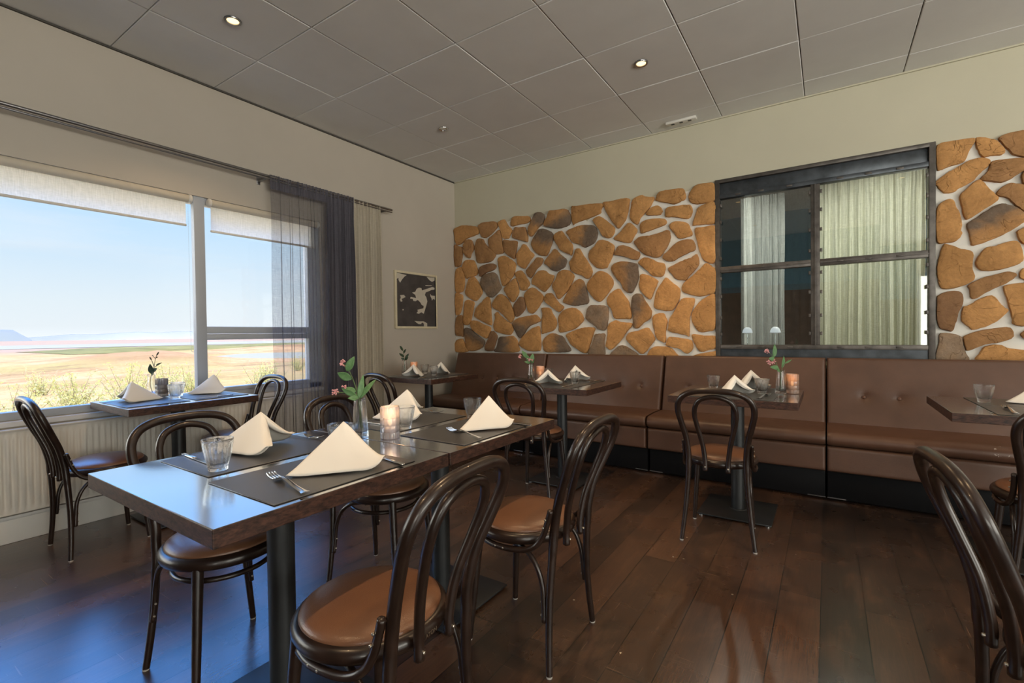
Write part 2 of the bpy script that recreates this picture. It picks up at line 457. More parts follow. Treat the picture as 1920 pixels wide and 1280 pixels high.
MT['heath'] = k.done(k.princ(Base_Color=c, Roughness=0.95, Specular_IOR_Level=0.1))
simple('green_wood', (0.20, 0.17, 0.055), 0.9, var=0.3, vscale=0.05, bump=0, spec=0.1)
simple('far_rock_hazed', (0.20, 0.225, 0.25), 0.95, var=0.06, vscale=0.002, bump=0, spec=0.0)  # bluish distance haze mixed into the rock colour
simple('snow_rock_hazed', (0.245, 0.255, 0.27), 0.95, var=0.10, vscale=0.001, bump=0, spec=0.0)  # paled towards the sky to imitate haze over the range
k = NT('lake_water')
MT['lake_water'] = k.done(k.princ(Base_Color=(0.32, 0.29, 0.23), Roughness=0.9, Specular_IOR_Level=0.05))

# ------------------------------------------------------------------ mesh helpers
def cat(P, n=6, closed=False):
    """Catmull-Rom through points (tuples of any length)"""
    P = [tuple(p) for p in P]
    m = len(P)
    out = []
    for i in range(m if closed else m - 1):
        if closed:
            p0, p1, p2, p3 = P[(i - 1) % m], P[i], P[(i + 1) % m], P[(i + 2) % m]
        else:
            p1, p2 = P[i], P[i + 1]
            p0 = P[i - 1] if i else tuple(2 * a - b for a, b in zip(p1, p2))
            p3 = P[i + 2] if i + 2 < m else tuple(2 * a - b for a, b in zip(p2, p1))
        for j in range(n):
            t = j / n
            out.append(tuple(0.5 * (2 * b + (c - a) * t + (2 * a - 5 * b + 4 * c - d) * t * t + (3 * b - a - 3 * c + d) * t ** 3)
                             for a, b, c, d in zip(p0, p1, p2, p3)))
    if not closed:
        out.append(P[-1])
    return out

class MB:
    def __init__(s):
        s.v, s.f, s.mi = [], [], []
        s.cur = 0
    def add(s, vs, fs):
        b = len(s.v)
        s.v += [tuple(x) for x in vs]
        s.f += [tuple(i + b for i in f) for f in fs]
        s.mi += [s.cur] * len(fs)
        return s
    def box(s, lo, hi, bev=0.0, seg=2, mat=None):
        bm = bmesh.new()
        bmesh.ops.create_cube(bm, size=1.0)
        sz = [max(1e-5, h - l) for l, h in zip(lo, hi)]
        for v in bm.verts:
            v.co = Vector([l + (c + 0.5) * z for l, c, z in zip(lo, v.co, sz)])
        if bev:
            bmesh.ops.bevel(bm, geom=list(bm.edges), offset=min(bev, min(sz) * 0.45), segments=seg, affect='EDGES', profile=0.5)
        if mat is not None:
            bm.transform(mat)
        bm.verts.index_update()
        s.add([v.co[:] for v in bm.verts], [[v.index for v in f.verts] for f in bm.faces])
        bm.free()
        return s
    def tube(s, pts, rad, seg=12, closed=False, flat=1.0, round_ends=True):
        pts = [Vector(p[:3]) for p in pts]
        n = len(pts)
        rad = [rad] * n if isinstance(rad, (int, float)) else list(rad)
        if round_ends and not closed:
            a = (pts[0] - pts[1]).normalized()
            b = (pts[-1] - pts[-2]).normalized()
            pts = [pts[0] + a * rad[0] * 0.25] + pts + [pts[-1] + b * rad[-1] * 0.25]
            rad = [rad[0] * 0.72] + rad + [rad[-1] * 0.72]
            n += 2
        T = []
        for i in range(n):
            p, q = (pts[(i - 1) % n], pts[(i + 1) % n]) if closed else (pts[max(i - 1, 0)], pts[min(i + 1, n - 1)])
            T.append((q - p).normalized())
        up = Vector((0, 0, 1)) if abs(T[0].z) < 0.9 else Vector((1, 0, 0))
        N = T[0].cross(up).normalized()
        vs = []
        for i in range(n):
            N = (N - T[i] * N.dot(T[i])).normalized()
            B = T[i].cross(N)
            for j in range(seg):
                a = 2 * PI * j / seg
                vs.append(pts[i] + N * (math.cos(a) * rad[i]) + B * (math.sin(a) * rad[i] * flat))
        fs = []
        for i in range(n if closed else n - 1):
            k = (i + 1) % n
            for j in range(seg):
                l = (j + 1) % seg
                fs.append((i * seg + j, i * seg + l, k * seg + l, k * seg + j))
        if not closed:
            fs.append(tuple(range(seg))[::-1])
            fs.append(tuple((n - 1) * seg + j for j in range(seg)))
        return s.add(vs, fs)
    def lathe(s, prof, seg=32, rfun=None, cx=0, cy=0, closed=False, sx=1.0, sy=1.0):
        """prof: list of (r, z); rfun(r, z, angle, i) may modulate the radius"""
        vs, fs = [], []
        n = len(prof)
        for i, (r, z) in enumerate(prof):
            for j in range(seg):
                a = 2 * PI * j / seg
                rr = rfun(r, z, a, i) if rfun else r
                vs.append((cx + rr * math.cos(a) * sx, cy + rr * math.sin(a) * sy, z))
        for i in range(n if closed else n - 1):
            k = (i + 1) % n
            for j in range(seg):
                l = (j + 1) % seg
                fs.append((i * seg + j, i * seg + l, k * seg + l, k * seg + j))
        if not closed:
            if prof[0][0] > 1e-6:
                fs.append(tuple(range(seg))[::-1])
            if prof[-1][0] > 1e-6:
                fs.append(tuple((n - 1) * seg + j for j in range(seg)))
        return s.add(vs, fs)
    def grid(s, fn, nu, nv, closed_u=False):
        vs = [fn(i / nu, j / nv) for j in range(nv + 1) for i in range(nu + 1)]
        w = nu + 1
        fs = [(j * w + i, j * w + i + 1, (j + 1) * w + i + 1, (j + 1) * w + i) for j in range(nv) for i in range(nu)]
        return s.add(vs, fs)
    def prism(s, poly, axis, a, b):
        """poly in the other two axes, extruded along axis from a to b"""
        n = len(poly)
        def put(p, t):
            q = list(p)
            q.insert(axis, t)
            return tuple(q)
        vs = [put(p, a) for p in poly] + [put(p, b) for p in poly]
        fs = [(i, (i + 1) % n, n + (i + 1) % n, n + i) for i in range(n)] + [tuple(range(n))[::-1], tuple(range(n, 2 * n))]
        return s.add(vs, fs)
    def build(s, name, mats, parent=None, smooth=40, solid=0.0, loc=None):
        me = bpy.data.meshes.new(name)
        me.from_pydata(s.v, [], s.f)
        me.validate()
        mats = mats if isinstance(mats, (list, tuple)) else [mats]
        for m in mats:
            me.materials.append(MT[m])
        if len(mats) > 1 and len(me.polygons) == len(s.mi):
            for p, i in zip(me.polygons, s.mi):
                p.material_index = i
        bm = bmesh.new()
        bm.from_mesh(me)
        bmesh.ops.remove_doubles(bm, verts=bm.verts, dist=1e-6)
        bmesh.ops.recalc_face_normals(bm, faces=bm.faces)
        bm.to_mesh(me)
        bm.free()
        if smooth:
            for p in me.polygons:
                p.use_smooth = True
            me.set_sharp_from_angle(angle=R(smooth))
        o = bpy.data.objects.new(name, me)
        COL.objects.link(o)
        if parent is not None:
            o.parent = parent
        if loc is not None:
            o.location = loc
        if solid:
            md = o.modifiers.new('thickness', 'SOLIDIFY')
            md.thickness = solid
            md.offset = 0
        return o

def tag(o, label=None, cat_=None, group=None, kind=None):
    if label:
        o['label'] = label
    if cat_:
        o['category'] = cat_
    if group:
        o['group'] = group
    if kind:
        o['kind'] = kind
    return o
def thing(name, label, cat_, loc=(0, 0, 0), rz=0.0, group=None):
    o = bpy.data.objects.new(name, None)
    COL.objects.link(o)
    o.empty_display_size = 0.1
    o.location = loc
    o.rotation_euler = (0, 0, rz)
    return tag(o, label, cat_, group)
def struct(o):
    o['kind'] = 'structure'
    return o
def dup(root, loc, rz, label, group=None):
    r = root.copy()
    COL.objects.link(r)
    r.location = loc
    r.rotation_euler = (root.rotation_euler[0], root.rotation_euler[1], rz)
    r['label'] = label
    if group:
        r['group'] = group
    def rec(src, dst):
        for ch in [c for c in src.children]:
            c = ch.copy()
            COL.objects.link(c)
            c.parent = dst
            rec(ch, c)
    rec(root, r)
    return r
class Maker:
    """builds a thing once and copies it (and its parts) afterwards"""
    def __init__(s, fn):
        s.fn, s.first = fn, None
    def __call__(s, loc, rz, label, group=None):
        if s.first is None:
            s.first = s.fn()
            o = s.first
            o.location = loc
            o.rotation_euler[2] = rz
            o['label'] = label
            if group:
                o['group'] = group
            return o
        return dup(s.first, loc, rz, label, group)

# ------------------------------------------------------------------ room shell
XL, YB, ZC = -3.722, 4.383, 2.925
XR, YF = 5.4, -4.4
WT = 0.26
struct(MB().box((XL - WT, YF - 0.3, -0.12), (XR + 0.3, YB + 4.2, 0.0)).build('floor', 'floor_boards', smooth=0))
fs_ = MB()
for x, y in [(-0.878, 1.757), (-0.635, 2.36), (-0.586, 2.365), (-0.598, 1.549), (-0.632, 2.622), (-0.335, 2.149)]:
    fs_.lathe([(0.0, 0.0012), (0.0032, 0.0012), (0.0046, 0.0004), (0.0046, -0.002)], 14, None, x, y)
fs_.build('floor_screws', 'screw', bpy.data.objects['floor'])
# ceiling: square panels hung in a 600 mm grid over a dark void
cb = MB()
gx = [-2.532 + 0.5965 * i for i in range(-2, 14)]
gy = [1.711 + 0.601 * j for j in range(-11, 5)]
gx = [XL] + [x for x in gx if x > XL + 0.05 and x < XR] + [XR]
gy = [YF] + [y for y in gy if y > YF + 0.05 and y < YB - 0.05] + [YB]
g = 0.0022
for i in range(len(gx) - 1):
    for j in range(len(gy) - 1):
        a, b, c_, d = gx[i] + g, gx[i + 1] - g, gy[j] + g, gy[j + 1] - g
        z = ZC + random.uniform(-0.0012, 0.0012)
        e = 0.004
        vs = [(a, c_, z + 0.012), (b, c_, z + 0.012), (b, d, z + 0.012), (a, d, z + 0.012), (a, c_, z + e), (b, c_, z + e), (b, d, z + e), (a, d, z + e),
              (a + e, c_ + e, z), (b - e, c_ + e, z), (b - e, d - e, z), (a + e, d - e, z)]
        fs = [(8, 11, 10, 9)]
        for q in range(4):
            w = (q + 1) % 4
            fs += [(q, w, 4 + w, 4 + q), (4 + q, 4 + w, 8 + w, 8 + q)]
        cb.add(vs, fs)
cb.cur = 1
cb.box((XL - WT, YF - 0.3, ZC + 0.014), (XR + 0.3, YB + 0.25, ZC + 0.2))
struct(cb.build('ceiling', ['ceiling_tile', 'ceiling_gap'], smooth=0))
# slim shadow trim round the ceiling
for nm, lo, hi in (('trim_1', (XL, YF, ZC - 0.012), (XL + 0.014, YB, ZC - 0.001)), ('trim_2', (XL, YB - 0.014, ZC - 0.012), (XR, YB, ZC - 0.001))):
    struct(MB().box(lo, hi).build(nm, 'ceiling_gap' if nm == 'trim_1' else 'wall_plaster', smooth=0))

WZ0, WZ1, WY0, WY1 = 0.663, 2.112, -2.62, 2.56
wl = MB()
wl.box((XL - WT, YF - 0.3, 0), (XL, YB + 4.2, WZ0)).box((XL - WT, YF - 0.3, WZ1), (XL, YB + 4.2, 3.1))
wl.box((XL - WT, YF - 0.3, WZ0), (XL, WY0, WZ1)).box((XL - WT, WY1, WZ0), (XL, YB + 0.6, WZ1)).box((XL - WT, YB + 3.6, WZ0), (XL, YB + 4.2, WZ1))
struct(wl.build('wall_left', 'wall_paint', smooth=0))
IX0, IX1, IZ0, IZ1 = -0.800, 0.622, 0.875, 2.392
wb = MB()
wb.box((XL, YB, 0), (IX0, YB + 0.2, 3.1)).box((IX1, YB, 0), (XR + 0.3, YB + 0.2, 3.1)).box((IX0, YB, 0), (IX1, YB + 0.2, IZ0)).box((IX0, YB, IZ1), (IX1, YB + 0.2, 3.1))
WALLB = struct(wb.build('wall_back', 'wall_plaster', smooth=0))
# the room goes on behind the camera: glazed front at the right, dark bar wall at the left
FX0, FX1, FZ0, FZ1 = 1.58, 5.0, 0.6, 2.3
wf = MB()
wf.box((FX0, YF - 0.3, 0), (XR, YF, FZ0)).box((FX0, YF - 0.3, FZ1), (XR, YF, 3.1)).box((FX1, YF - 0.3, FZ0), (XR, YF, FZ1))
struct(wf.build('wall_front', 'wall_paint', smooth=0))
struct(MB().box((XL, YF - 0.3, 0), (FX0, YF, 1.75)).build('wall_front_lower', 'room_brown', smooth=0))
struct(MB().box((XL, YF - 0.3, 1.75), (FX0, YF, 3.1)).build('wall_front_upper', 'room_blue', smooth=0))
# bar partition just behind the camera, mirrored in the interior window
struct(MB().box((-1.9, -1.85, 0), (0.75, -1.62, 1.98)).build('wall_bar_lower', 'room_brown', smooth=0))
struct(MB().box((-1.9, -1.85, 1.98), (0.75, -1.62, 2.92)).build('wall_bar_upper', 'room_blue', smooth=0))
RY0, RY1, RZ0, RZ1 = -2.5, 1.7, 0.6, 2.4
wr = MB()
wr.box((XR, YF - 0.3, 0), (XR + 0.3, YB, RZ0)).box((XR, YF - 0.3, RZ1), (XR + 0.3, YB, 3.1)).box((XR, YF - 0.3, RZ0), (XR + 0.3, RY0, RZ1)).box((XR, RY1, RZ0), (XR + 0.3, YB, RZ1))
struct(wr.build('wall_right', 'wall_paint', smooth=0))
w3 = MB()
for i in range(4):
    x = FX0 + 0.04 + (FX1 - FX0 - 0.08) * i / 3
    w3.box((x - 0.04, YF - 0.2, FZ0), (x + 0.04, YF - 0.12, FZ1), 0.004)
w3.box((FX0, YF - 0.2, FZ0), (FX1, YF - 0.12, FZ0 + 0.07), 0.004).box((FX0, YF - 0.2, FZ1 - 0.07), (FX1, YF - 0.12, FZ1), 0.004)
struct(w3.build('window_3', 'frame_paint', smooth=0))
w4 = MB()  # unseen right-hand window, added so the boosted sky lights the room
for i in range(5):
    y = RY0 + 0.04 + (RY1 - RY0 - 0.08) * i / 4
    w4.box((XR + 0.12, y - 0.04, RZ0), (XR + 0.2, y + 0.04, RZ1), 0.004)
w4.box((XR + 0.12, RY0, RZ0), (XR + 0.2, RY1, RZ0 + 0.07), 0.004).box((XR + 0.12, RY0, RZ1 - 0.07), (XR + 0.2, RY1, RZ1), 0.004)
struct(w4.build('window_added_fill', 'frame_paint', smooth=0))

# stone cladding set into the plaster of the back wall
STONES = [
(0, [(-3.709,2.361),(-3.611,2.391),(-3.490,2.379),(-3.382,2.349),(-3.348,2.313),(-3.354,2.268),(-3.423,2.250),(-3.533,2.229),(-3.594,2.189),(-3.656,2.172),(-3.691,2.192),(-3.710,2.298)]),
(1, [(-3.362,2.354),(-3.304,2.384),(-3.228,2.384),(-3.143,2.382),(-3.098,2.359),(-3.084,2.323),(-3.099,2.295),(-3.174,2.238),(-3.250,2.206),(-3.297,2.219),(-3.330,2.265),(-3.344,2.305)]),
(0, [(-3.075,2.359),(-2.997,2.381),(-2.975,2.356),(-2.940,2.303),(-2.901,2.265),(-2.892,2.231),(-2.924,2.184),(-2.942,2.161),(-3.005,2.168),(-3.027,2.212),(-3.044,2.273),(-3.075,2.329)]),
(0, [(-2.900,2.291),(-2.886,2.376),(-2.820,2.392),(-2.751,2.378),(-2.684,2.372),(-2.650,2.342),(-2.655,2.311),(-2.710,2.293),(-2.804,2.296)]),
(3, [(-2.592,2.383),(-2.534,2.390),(-2.482,2.356),(-2.483,2.297),(-2.495,2.264),(-2.553,2.229),(-2.594,2.185),(-2.628,2.151),(-2.661,2.155),(-2.684,2.211),(-2.668,2.266),(-2.626,2.331)]),
(3, [(-2.418,2.381),(-2.366,2.383),(-2.296,2.379),(-2.250,2.380),(-2.205,2.362),(-2.171,2.299),(-2.172,2.246),(-2.191,2.208),(-2.260,2.190),(-2.345,2.191),(-2.416,2.211),(-2.480,2.237),(-2.475,2.282),(-2.446,2.319)]),
(0, [(-2.161,2.377),(-2.107,2.387),(-1.832,2.367),(-1.844,2.307),(-1.850,2.276),(-1.946,2.249),(-2.109,2.219),(-2.151,2.212)]),
(1, [(-2.884,2.194),(-2.852,2.270),(-2.792,2.265),(-2.723,2.258),(-2.703,2.214),(-2.687,2.155),(-2.687,2.101),(-2.713,2.097),(-2.798,2.129),(-2.876,2.160)]),
(3, [(-2.553,2.208),(-2.488,2.208),(-2.416,2.176),(-2.377,2.137),(-2.378,2.075),(-2.411,2.002),(-2.435,1.949),(-2.468,1.921),(-2.540,1.936),(-2.597,1.977),(-2.642,2.049),(-2.641,2.096),(-2.603,2.144)]),
(0, [(-2.366,2.121),(-2.330,2.148),(-2.280,2.159),(-2.246,2.120),(-2.208,2.068),(-2.164,2.015),(-2.153,1.960),(-2.165,1.901),(-2.187,1.906),(-2.278,1.953),(-2.316,2.002),(-2.362,2.073)]),
(3, [(-2.224,2.143),(-2.139,2.175),(-2.051,2.187),(-1.924,2.167),(-1.885,2.110),(-1.886,2.047),(-1.920,1.994),(-2.012,1.959),(-2.076,1.996),(-2.159,2.032),(-2.194,2.091)]),
(1, [(-3.212,2.186),(-3.146,2.227),(-3.071,2.273),(-3.044,2.244),(-3.032,2.183),(-3.019,2.107),(-3.003,2.016),(-3.094,2.000),(-3.131,2.022),(-3.186,2.073),(-3.208,2.121)]),
(1, [(-3.365,2.208),(-3.297,2.200),(-3.260,2.142),(-3.214,2.099),(-3.149,2.047),(-3.112,2.006),(-3.150,1.949),(-3.207,1.925),(-3.293,1.921),(-3.370,1.936),(-3.393,2.011),(-3.406,2.098),(-3.390,2.165)]),
(1, [(-3.574,2.171),(-3.528,2.216),(-3.473,2.214),(-3.439,2.171),(-3.420,2.107),(-3.461,2.049),(-3.487,1.998),(-3.546,2.027),(-3.576,2.077),(-3.585,2.133)]),
(1, [(-3.713,2.167),(-3.656,2.157),(-3.595,2.130),(-3.597,2.048),(-3.619,1.956),(-3.640,1.922),(-3.712,1.932)]),
(1, [(-3.005,2.150),(-2.920,2.138),(-2.828,2.121),(-2.825,2.070),(-2.844,1.985),(-2.857,1.932),(-2.888,1.938),(-2.967,1.994),(-2.998,2.045)]),
(0, [(-2.835,1.970),(-2.782,2.036),(-2.747,2.076),(-2.705,2.057),(-2.664,2.002),(-2.610,1.946),(-2.657,1.894),(-2.700,1.841),(-2.730,1.811),(-2.768,1.825),(-2.815,1.859),(-2.831,1.918)]),
(1, [(-2.709,1.784),(-2.666,1.831),(-2.607,1.882),(-2.573,1.914),(-2.516,1.905),(-2.500,1.879),(-2.525,1.832),(-2.583,1.788),(-2.626,1.728),(-2.659,1.705),(-2.697,1.740)]),
(3, [(-2.485,1.850),(-2.436,1.915),(-2.395,1.952),(-2.356,1.984),(-2.309,1.936),(-2.256,1.890),(-2.222,1.852),(-2.246,1.786),(-2.296,1.763),(-2.343,1.750),(-2.406,1.773),(-2.437,1.810)]),
(0, [(-2.191,1.830),(-2.149,1.880),(-2.118,1.950),(-2.077,1.953),(-2.036,1.885),(-1.996,1.828),(-1.951,1.750),(-1.941,1.691),(-1.970,1.651),(-2.004,1.648),(-2.056,1.684),(-2.115,1.705),(-2.174,1.742),(-2.186,1.786)]),
(0, [(-3.090,1.944),(-3.049,1.973),(-2.994,1.975),(-2.932,1.943),(-2.871,1.900),(-2.845,1.869),(-2.860,1.790),(-2.882,1.740),(-2.954,1.672),(-3.000,1.642),(-3.031,1.655),(-3.061,1.769),(-3.078,1.868)]),
(0, [(-3.599,1.930),(-3.547,1.980),(-3.447,1.974),(-3.409,1.936),(-3.385,1.880),(-3.362,1.832),(-3.401,1.789),(-3.501,1.773),(-3.541,1.764),(-3.565,1.809),(-3.600,1.883)]),
(4, [(-3.342,1.868),(-3.283,1.898),(-3.189,1.908),(-3.124,1.894),(-3.110,1.863),(-3.152,1.829),(-3.247,1.807),(-3.314,1.774),(-3.343,1.780)]),
(2, [(-3.335,1.707),(-3.305,1.773),(-3.237,1.798),(-3.153,1.807),(-3.098,1.765),(-3.072,1.688),(-3.045,1.634),(-3.055,1.605),(-3.111,1.556),(-3.176,1.522),(-3.223,1.539),(-3.269,1.595),(-3.326,1.660)]),
(0, [(-3.708,1.860),(-3.630,1.909),(-3.600,1.875),(-3.571,1.802),(-3.572,1.716),(-3.584,1.646),(-3.615,1.612),(-3.707,1.626)]),
(0, [(-3.532,1.697),(-3.501,1.757),(-3.441,1.780),(-3.393,1.742),(-3.345,1.677),(-3.308,1.605),(-3.338,1.546),(-3.407,1.495),(-3.495,1.531),(-3.559,1.581),(-3.553,1.644)]),
(0, [(-2.855,1.775),(-2.786,1.798),(-2.752,1.774),(-2.710,1.713),(-2.669,1.645),(-2.695,1.604),(-2.720,1.577),(-2.789,1.585),(-2.809,1.662),(-2.839,1.715)]),
(0, [(-2.639,1.686),(-2.601,1.733),(-2.551,1.771),(-2.478,1.768),(-2.430,1.730),(-2.375,1.711),(-2.379,1.667),(-2.416,1.607),(-2.464,1.561),(-2.489,1.545),(-2.537,1.572),(-2.594,1.619),(-2.639,1.636)]),
(0, [(-2.396,1.605),(-2.352,1.665),(-2.320,1.731),(-2.258,1.757),(-2.189,1.741),(-2.141,1.693),(-2.153,1.643),(-2.191,1.571),(-2.245,1.513),(-2.323,1.459),(-2.361,1.527)]),
(0, [(-3.005,1.609),(-2.936,1.671),(-2.861,1.717),(-2.831,1.678),(-2.814,1.612),(-2.811,1.553),(-2.851,1.490),(-2.887,1.455),(-2.922,1.479),(-2.974,1.548)]),
(0, [(-2.738,1.527),(-2.695,1.575),(-2.632,1.600),(-2.570,1.564),(-2.513,1.515),(-2.498,1.479),(-2.539,1.417),(-2.589,1.356),(-2.640,1.322),(-2.690,1.345),(-2.714,1.425),(-2.734,1.491)]),
(0, [(-2.490,1.464),(-2.465,1.519),(-2.401,1.526),(-2.354,1.464),(-2.308,1.414),(-2.262,1.377),(-2.294,1.337),(-2.325,1.328),(-2.379,1.368),(-2.458,1.421)]),
(3, [(-2.269,1.432),(-2.226,1.507),(-2.176,1.585),(-2.116,1.640),(-2.080,1.651),(-2.034,1.624),(-2.011,1.548),(-1.986,1.466),(-1.987,1.406),(-2.044,1.389),(-2.119,1.382),(-2.166,1.387),(-2.233,1.409)]),
(0, [(-3.708,1.590),(-3.646,1.590),(-3.605,1.568),(-3.607,1.489),(-3.618,1.427),(-3.650,1.353),(-3.707,1.351)]),
(0, [(-3.576,1.488),(-3.515,1.512),(-3.436,1.485),(-3.443,1.412),(-3.474,1.304),(-3.490,1.242),(-3.541,1.215),(-3.591,1.236),(-3.594,1.339)]),
(0, [(-3.429,1.341),(-3.398,1.410),(-3.319,1.476),(-3.242,1.533),(-3.209,1.516),(-3.192,1.432),(-3.189,1.326),(-3.181,1.219),(-3.210,1.209),(-3.276,1.237),(-3.362,1.277),(-3.420,1.310)]),
(0, [(-3.168,1.446),(-3.121,1.511),(-3.065,1.553),(-3.019,1.543),(-2.957,1.495),(-2.914,1.420),(-2.879,1.359),(-2.867,1.308),(-2.908,1.235),(-2.943,1.244),(-3.005,1.305),(-3.068,1.359),(-3.150,1.400)]),
(4, [(-2.883,1.411),(-2.834,1.474),(-2.790,1.512),(-2.739,1.484),(-2.727,1.404),(-2.741,1.361),(-2.793,1.313),(-2.836,1.292),(-2.862,1.315)]),
(1, [(-3.709,1.279),(-3.672,1.330),(-3.610,1.328),(-3.602,1.229),(-3.599,1.094),(-3.625,1.086),(-3.712,1.111)]),
(0, [(-3.491,1.226),(-3.460,1.268),(-3.381,1.259),(-3.305,1.222),(-3.210,1.190),(-3.196,1.151),(-3.231,1.083),(-3.259,1.057),(-3.345,1.092),(-3.442,1.147),(-3.476,1.187)]),
(0, [(-3.163,1.204),(-3.134,1.279),(-3.142,1.332),(-3.105,1.357),(-3.059,1.314),(-2.988,1.260),(-2.917,1.214),(-2.891,1.147),(-2.928,1.096),(-2.990,1.100),(-3.081,1.120),(-3.136,1.143)]),
(3, [(-2.903,1.221),(-2.846,1.270),(-2.759,1.290),(-2.665,1.301),(-2.598,1.306),(-2.558,1.276),(-2.538,1.241),(-2.600,1.214),(-2.684,1.180),(-2.753,1.101),(-2.796,1.062),(-2.827,1.069),(-2.865,1.132)]),
(0, [(-2.815,1.000),(-2.779,1.065),(-2.710,1.122),(-2.642,1.165),(-2.559,1.181),(-2.544,1.092),(-2.537,0.993),(-2.546,0.929),(-2.579,0.918),(-2.687,0.917),(-2.747,0.942),(-2.798,0.971)]),
(0, [(-2.523,1.378),(-2.427,1.370),(-2.396,1.320),(-2.357,1.257),(-2.346,1.201),(-2.382,1.139),(-2.446,1.119),(-2.507,1.106),(-2.523,1.113),(-2.525,1.240),(-2.516,1.318)]),
(0, [(-2.326,1.276),(-2.263,1.343),(-2.164,1.366),(-2.104,1.344),(-2.064,1.302),(-2.038,1.243),(-2.071,1.198),(-2.129,1.156),(-2.197,1.130),(-2.312,1.114),(-2.323,1.187)]),
(3, [(-2.520,1.021),(-2.471,1.077),(-2.398,1.108),(-2.328,1.090),(-2.274,1.069),(-2.236,1.007),(-2.184,0.932),(-2.237,0.911),(-2.338,0.907),(-2.489,0.912),(-2.513,0.965)]),
(0, [(-2.239,1.089),(-2.152,1.129),(-2.062,1.155),(-1.986,1.164),(-1.918,1.149),(-1.936,1.099),(-1.965,1.010),(-2.007,0.908),(-2.071,0.918),(-2.136,0.956),(-2.189,0.993),(-2.219,1.043)]),
(3, [(-3.587,1.173),(-3.502,1.172),(-3.413,1.108),(-3.289,1.030),(-3.319,0.961),(-3.407,0.918),(-3.526,0.917),(-3.565,0.999)]),
(4, [(-3.270,0.984),(-3.221,1.068),(-3.192,1.136),(-3.155,1.136),(-3.109,1.090),(-3.119,1.037),(-3.158,0.939),(-3.167,0.916),(-3.262,0.915),(-3.280,0.954)]),
(3, [(-3.120,0.962),(-3.082,1.067),(-2.990,1.078),(-2.901,1.084),(-2.849,1.044),(-2.824,0.985),(-2.834,0.905),(-3.140,0.905)]),
(0, [(-3.714,1.023),(-3.635,1.059),(-3.595,1.023),(-3.566,0.968),(-3.536,0.905),(-3.716,0.899)]),
(0, [(-1.821,2.374),(-1.741,2.375),(-1.635,2.379),(-1.569,2.373),(-1.554,2.344),(-1.570,2.248),(-1.600,2.167),(-1.660,2.105),(-1.690,2.130),(-1.750,2.210),(-1.803,2.312)]),
(0, [(-1.525,2.353),(-1.446,2.383),(-1.390,2.358),(-1.321,2.340),(-1.342,2.288),(-1.398,2.215),(-1.448,2.174),(-1.477,2.118),(-1.506,2.126),(-1.549,2.181),(-1.552,2.238),(-1.537,2.299)]),
(0, [(-1.307,2.330),(-1.273,2.379),(-1.192,2.385),(-1.074,2.377),(-1.049,2.346),(-1.043,2.286),(-1.081,2.266),(-1.140,2.249),(-1.213,2.274),(-1.304,2.306)]),
(0, [(-1.017,2.308),(-0.960,2.383),(-0.867,2.385),(-0.807,2.367),(-0.798,2.232),(-0.862,2.217),(-0.948,2.218),(-1.005,2.247)]),
(0, [(-1.398,2.194),(-1.356,2.243),(-1.308,2.262),(-1.267,2.246),(-1.247,2.205),(-1.267,2.174),(-1.322,2.176)]),
(0, [(-1.220,2.194),(-1.203,2.229),(-1.114,2.231),(-1.049,2.228),(-0.999,2.216),(-0.986,2.158),(-1.018,2.101),(-1.102,2.123),(-1.154,2.137),(-1.217,2.147)]),
(0, [(-0.987,2.047),(-0.955,2.141),(-0.930,2.189),(-0.802,2.213),(-0.799,2.040),(-0.881,2.033),(-0.968,2.035)]),
(0, [(-1.926,2.221),(-1.874,2.247),(-1.827,2.229),(-1.758,2.168),(-1.705,2.111),(-1.713,2.061),(-1.759,2.020),(-1.829,2.054),(-1.859,2.109),(-1.914,2.190)]),
(0, [(-1.714,2.011),(-1.653,2.061),(-1.571,2.139),(-1.527,2.122),(-1.481,2.060),(-1.514,2.008),(-1.551,1.952),(-1.639,1.973)]),
(0, [(-1.448,2.118),(-1.378,2.146),(-1.247,2.136),(-1.214,2.112),(-1.221,2.080),(-1.316,2.052),(-1.393,2.034),(-1.442,2.027),(-1.452,2.056)]),
(0, [(-1.188,2.055),(-1.154,2.090),(-1.102,2.093),(-1.031,2.067),(-1.006,2.017),(-0.988,1.955),(-1.045,1.940),(-1.103,1.937),(-1.142,1.988)]),
(0, [(-0.968,2.005),(-0.894,2.012),(-0.800,2.009),(-0.797,1.874),(-0.804,1.699),(-0.889,1.716),(-0.926,1.804),(-0.950,1.899)]),
(0, [(-1.876,2.009),(-1.829,2.014),(-1.767,1.989),(-1.714,1.946),(-1.711,1.896),(-1.738,1.826),(-1.770,1.771),(-1.801,1.731),(-1.887,1.745),(-1.950,1.803),(-1.982,1.865),(-1.965,1.923),(-1.916,1.962)]),
(1, [(-1.704,1.880),(-1.654,1.936),(-1.580,1.924),(-1.508,1.881),(-1.461,1.848),(-1.469,1.800),(-1.501,1.785),(-1.566,1.809),(-1.640,1.838),(-1.704,1.852)]),
(1, [(-1.514,1.959),(-1.449,2.000),(-1.365,1.996),(-1.269,2.011),(-1.198,2.026),(-1.181,1.993),(-1.179,1.939),(-1.216,1.863),(-1.284,1.788),(-1.380,1.812),(-1.436,1.845),(-1.493,1.914)]),
(1, [(-1.250,1.792),(-1.196,1.840),(-1.129,1.900),(-1.051,1.921),(-0.985,1.909),(-0.963,1.828),(-1.020,1.801),(-1.098,1.770),(-1.163,1.739),(-1.217,1.751)]),
(3, [(-1.743,1.722),(-1.701,1.772),(-1.611,1.782),(-1.494,1.750),(-1.477,1.688),(-1.474,1.613),(-1.504,1.530),(-1.548,1.477),(-1.613,1.508),(-1.643,1.575),(-1.695,1.635)]),
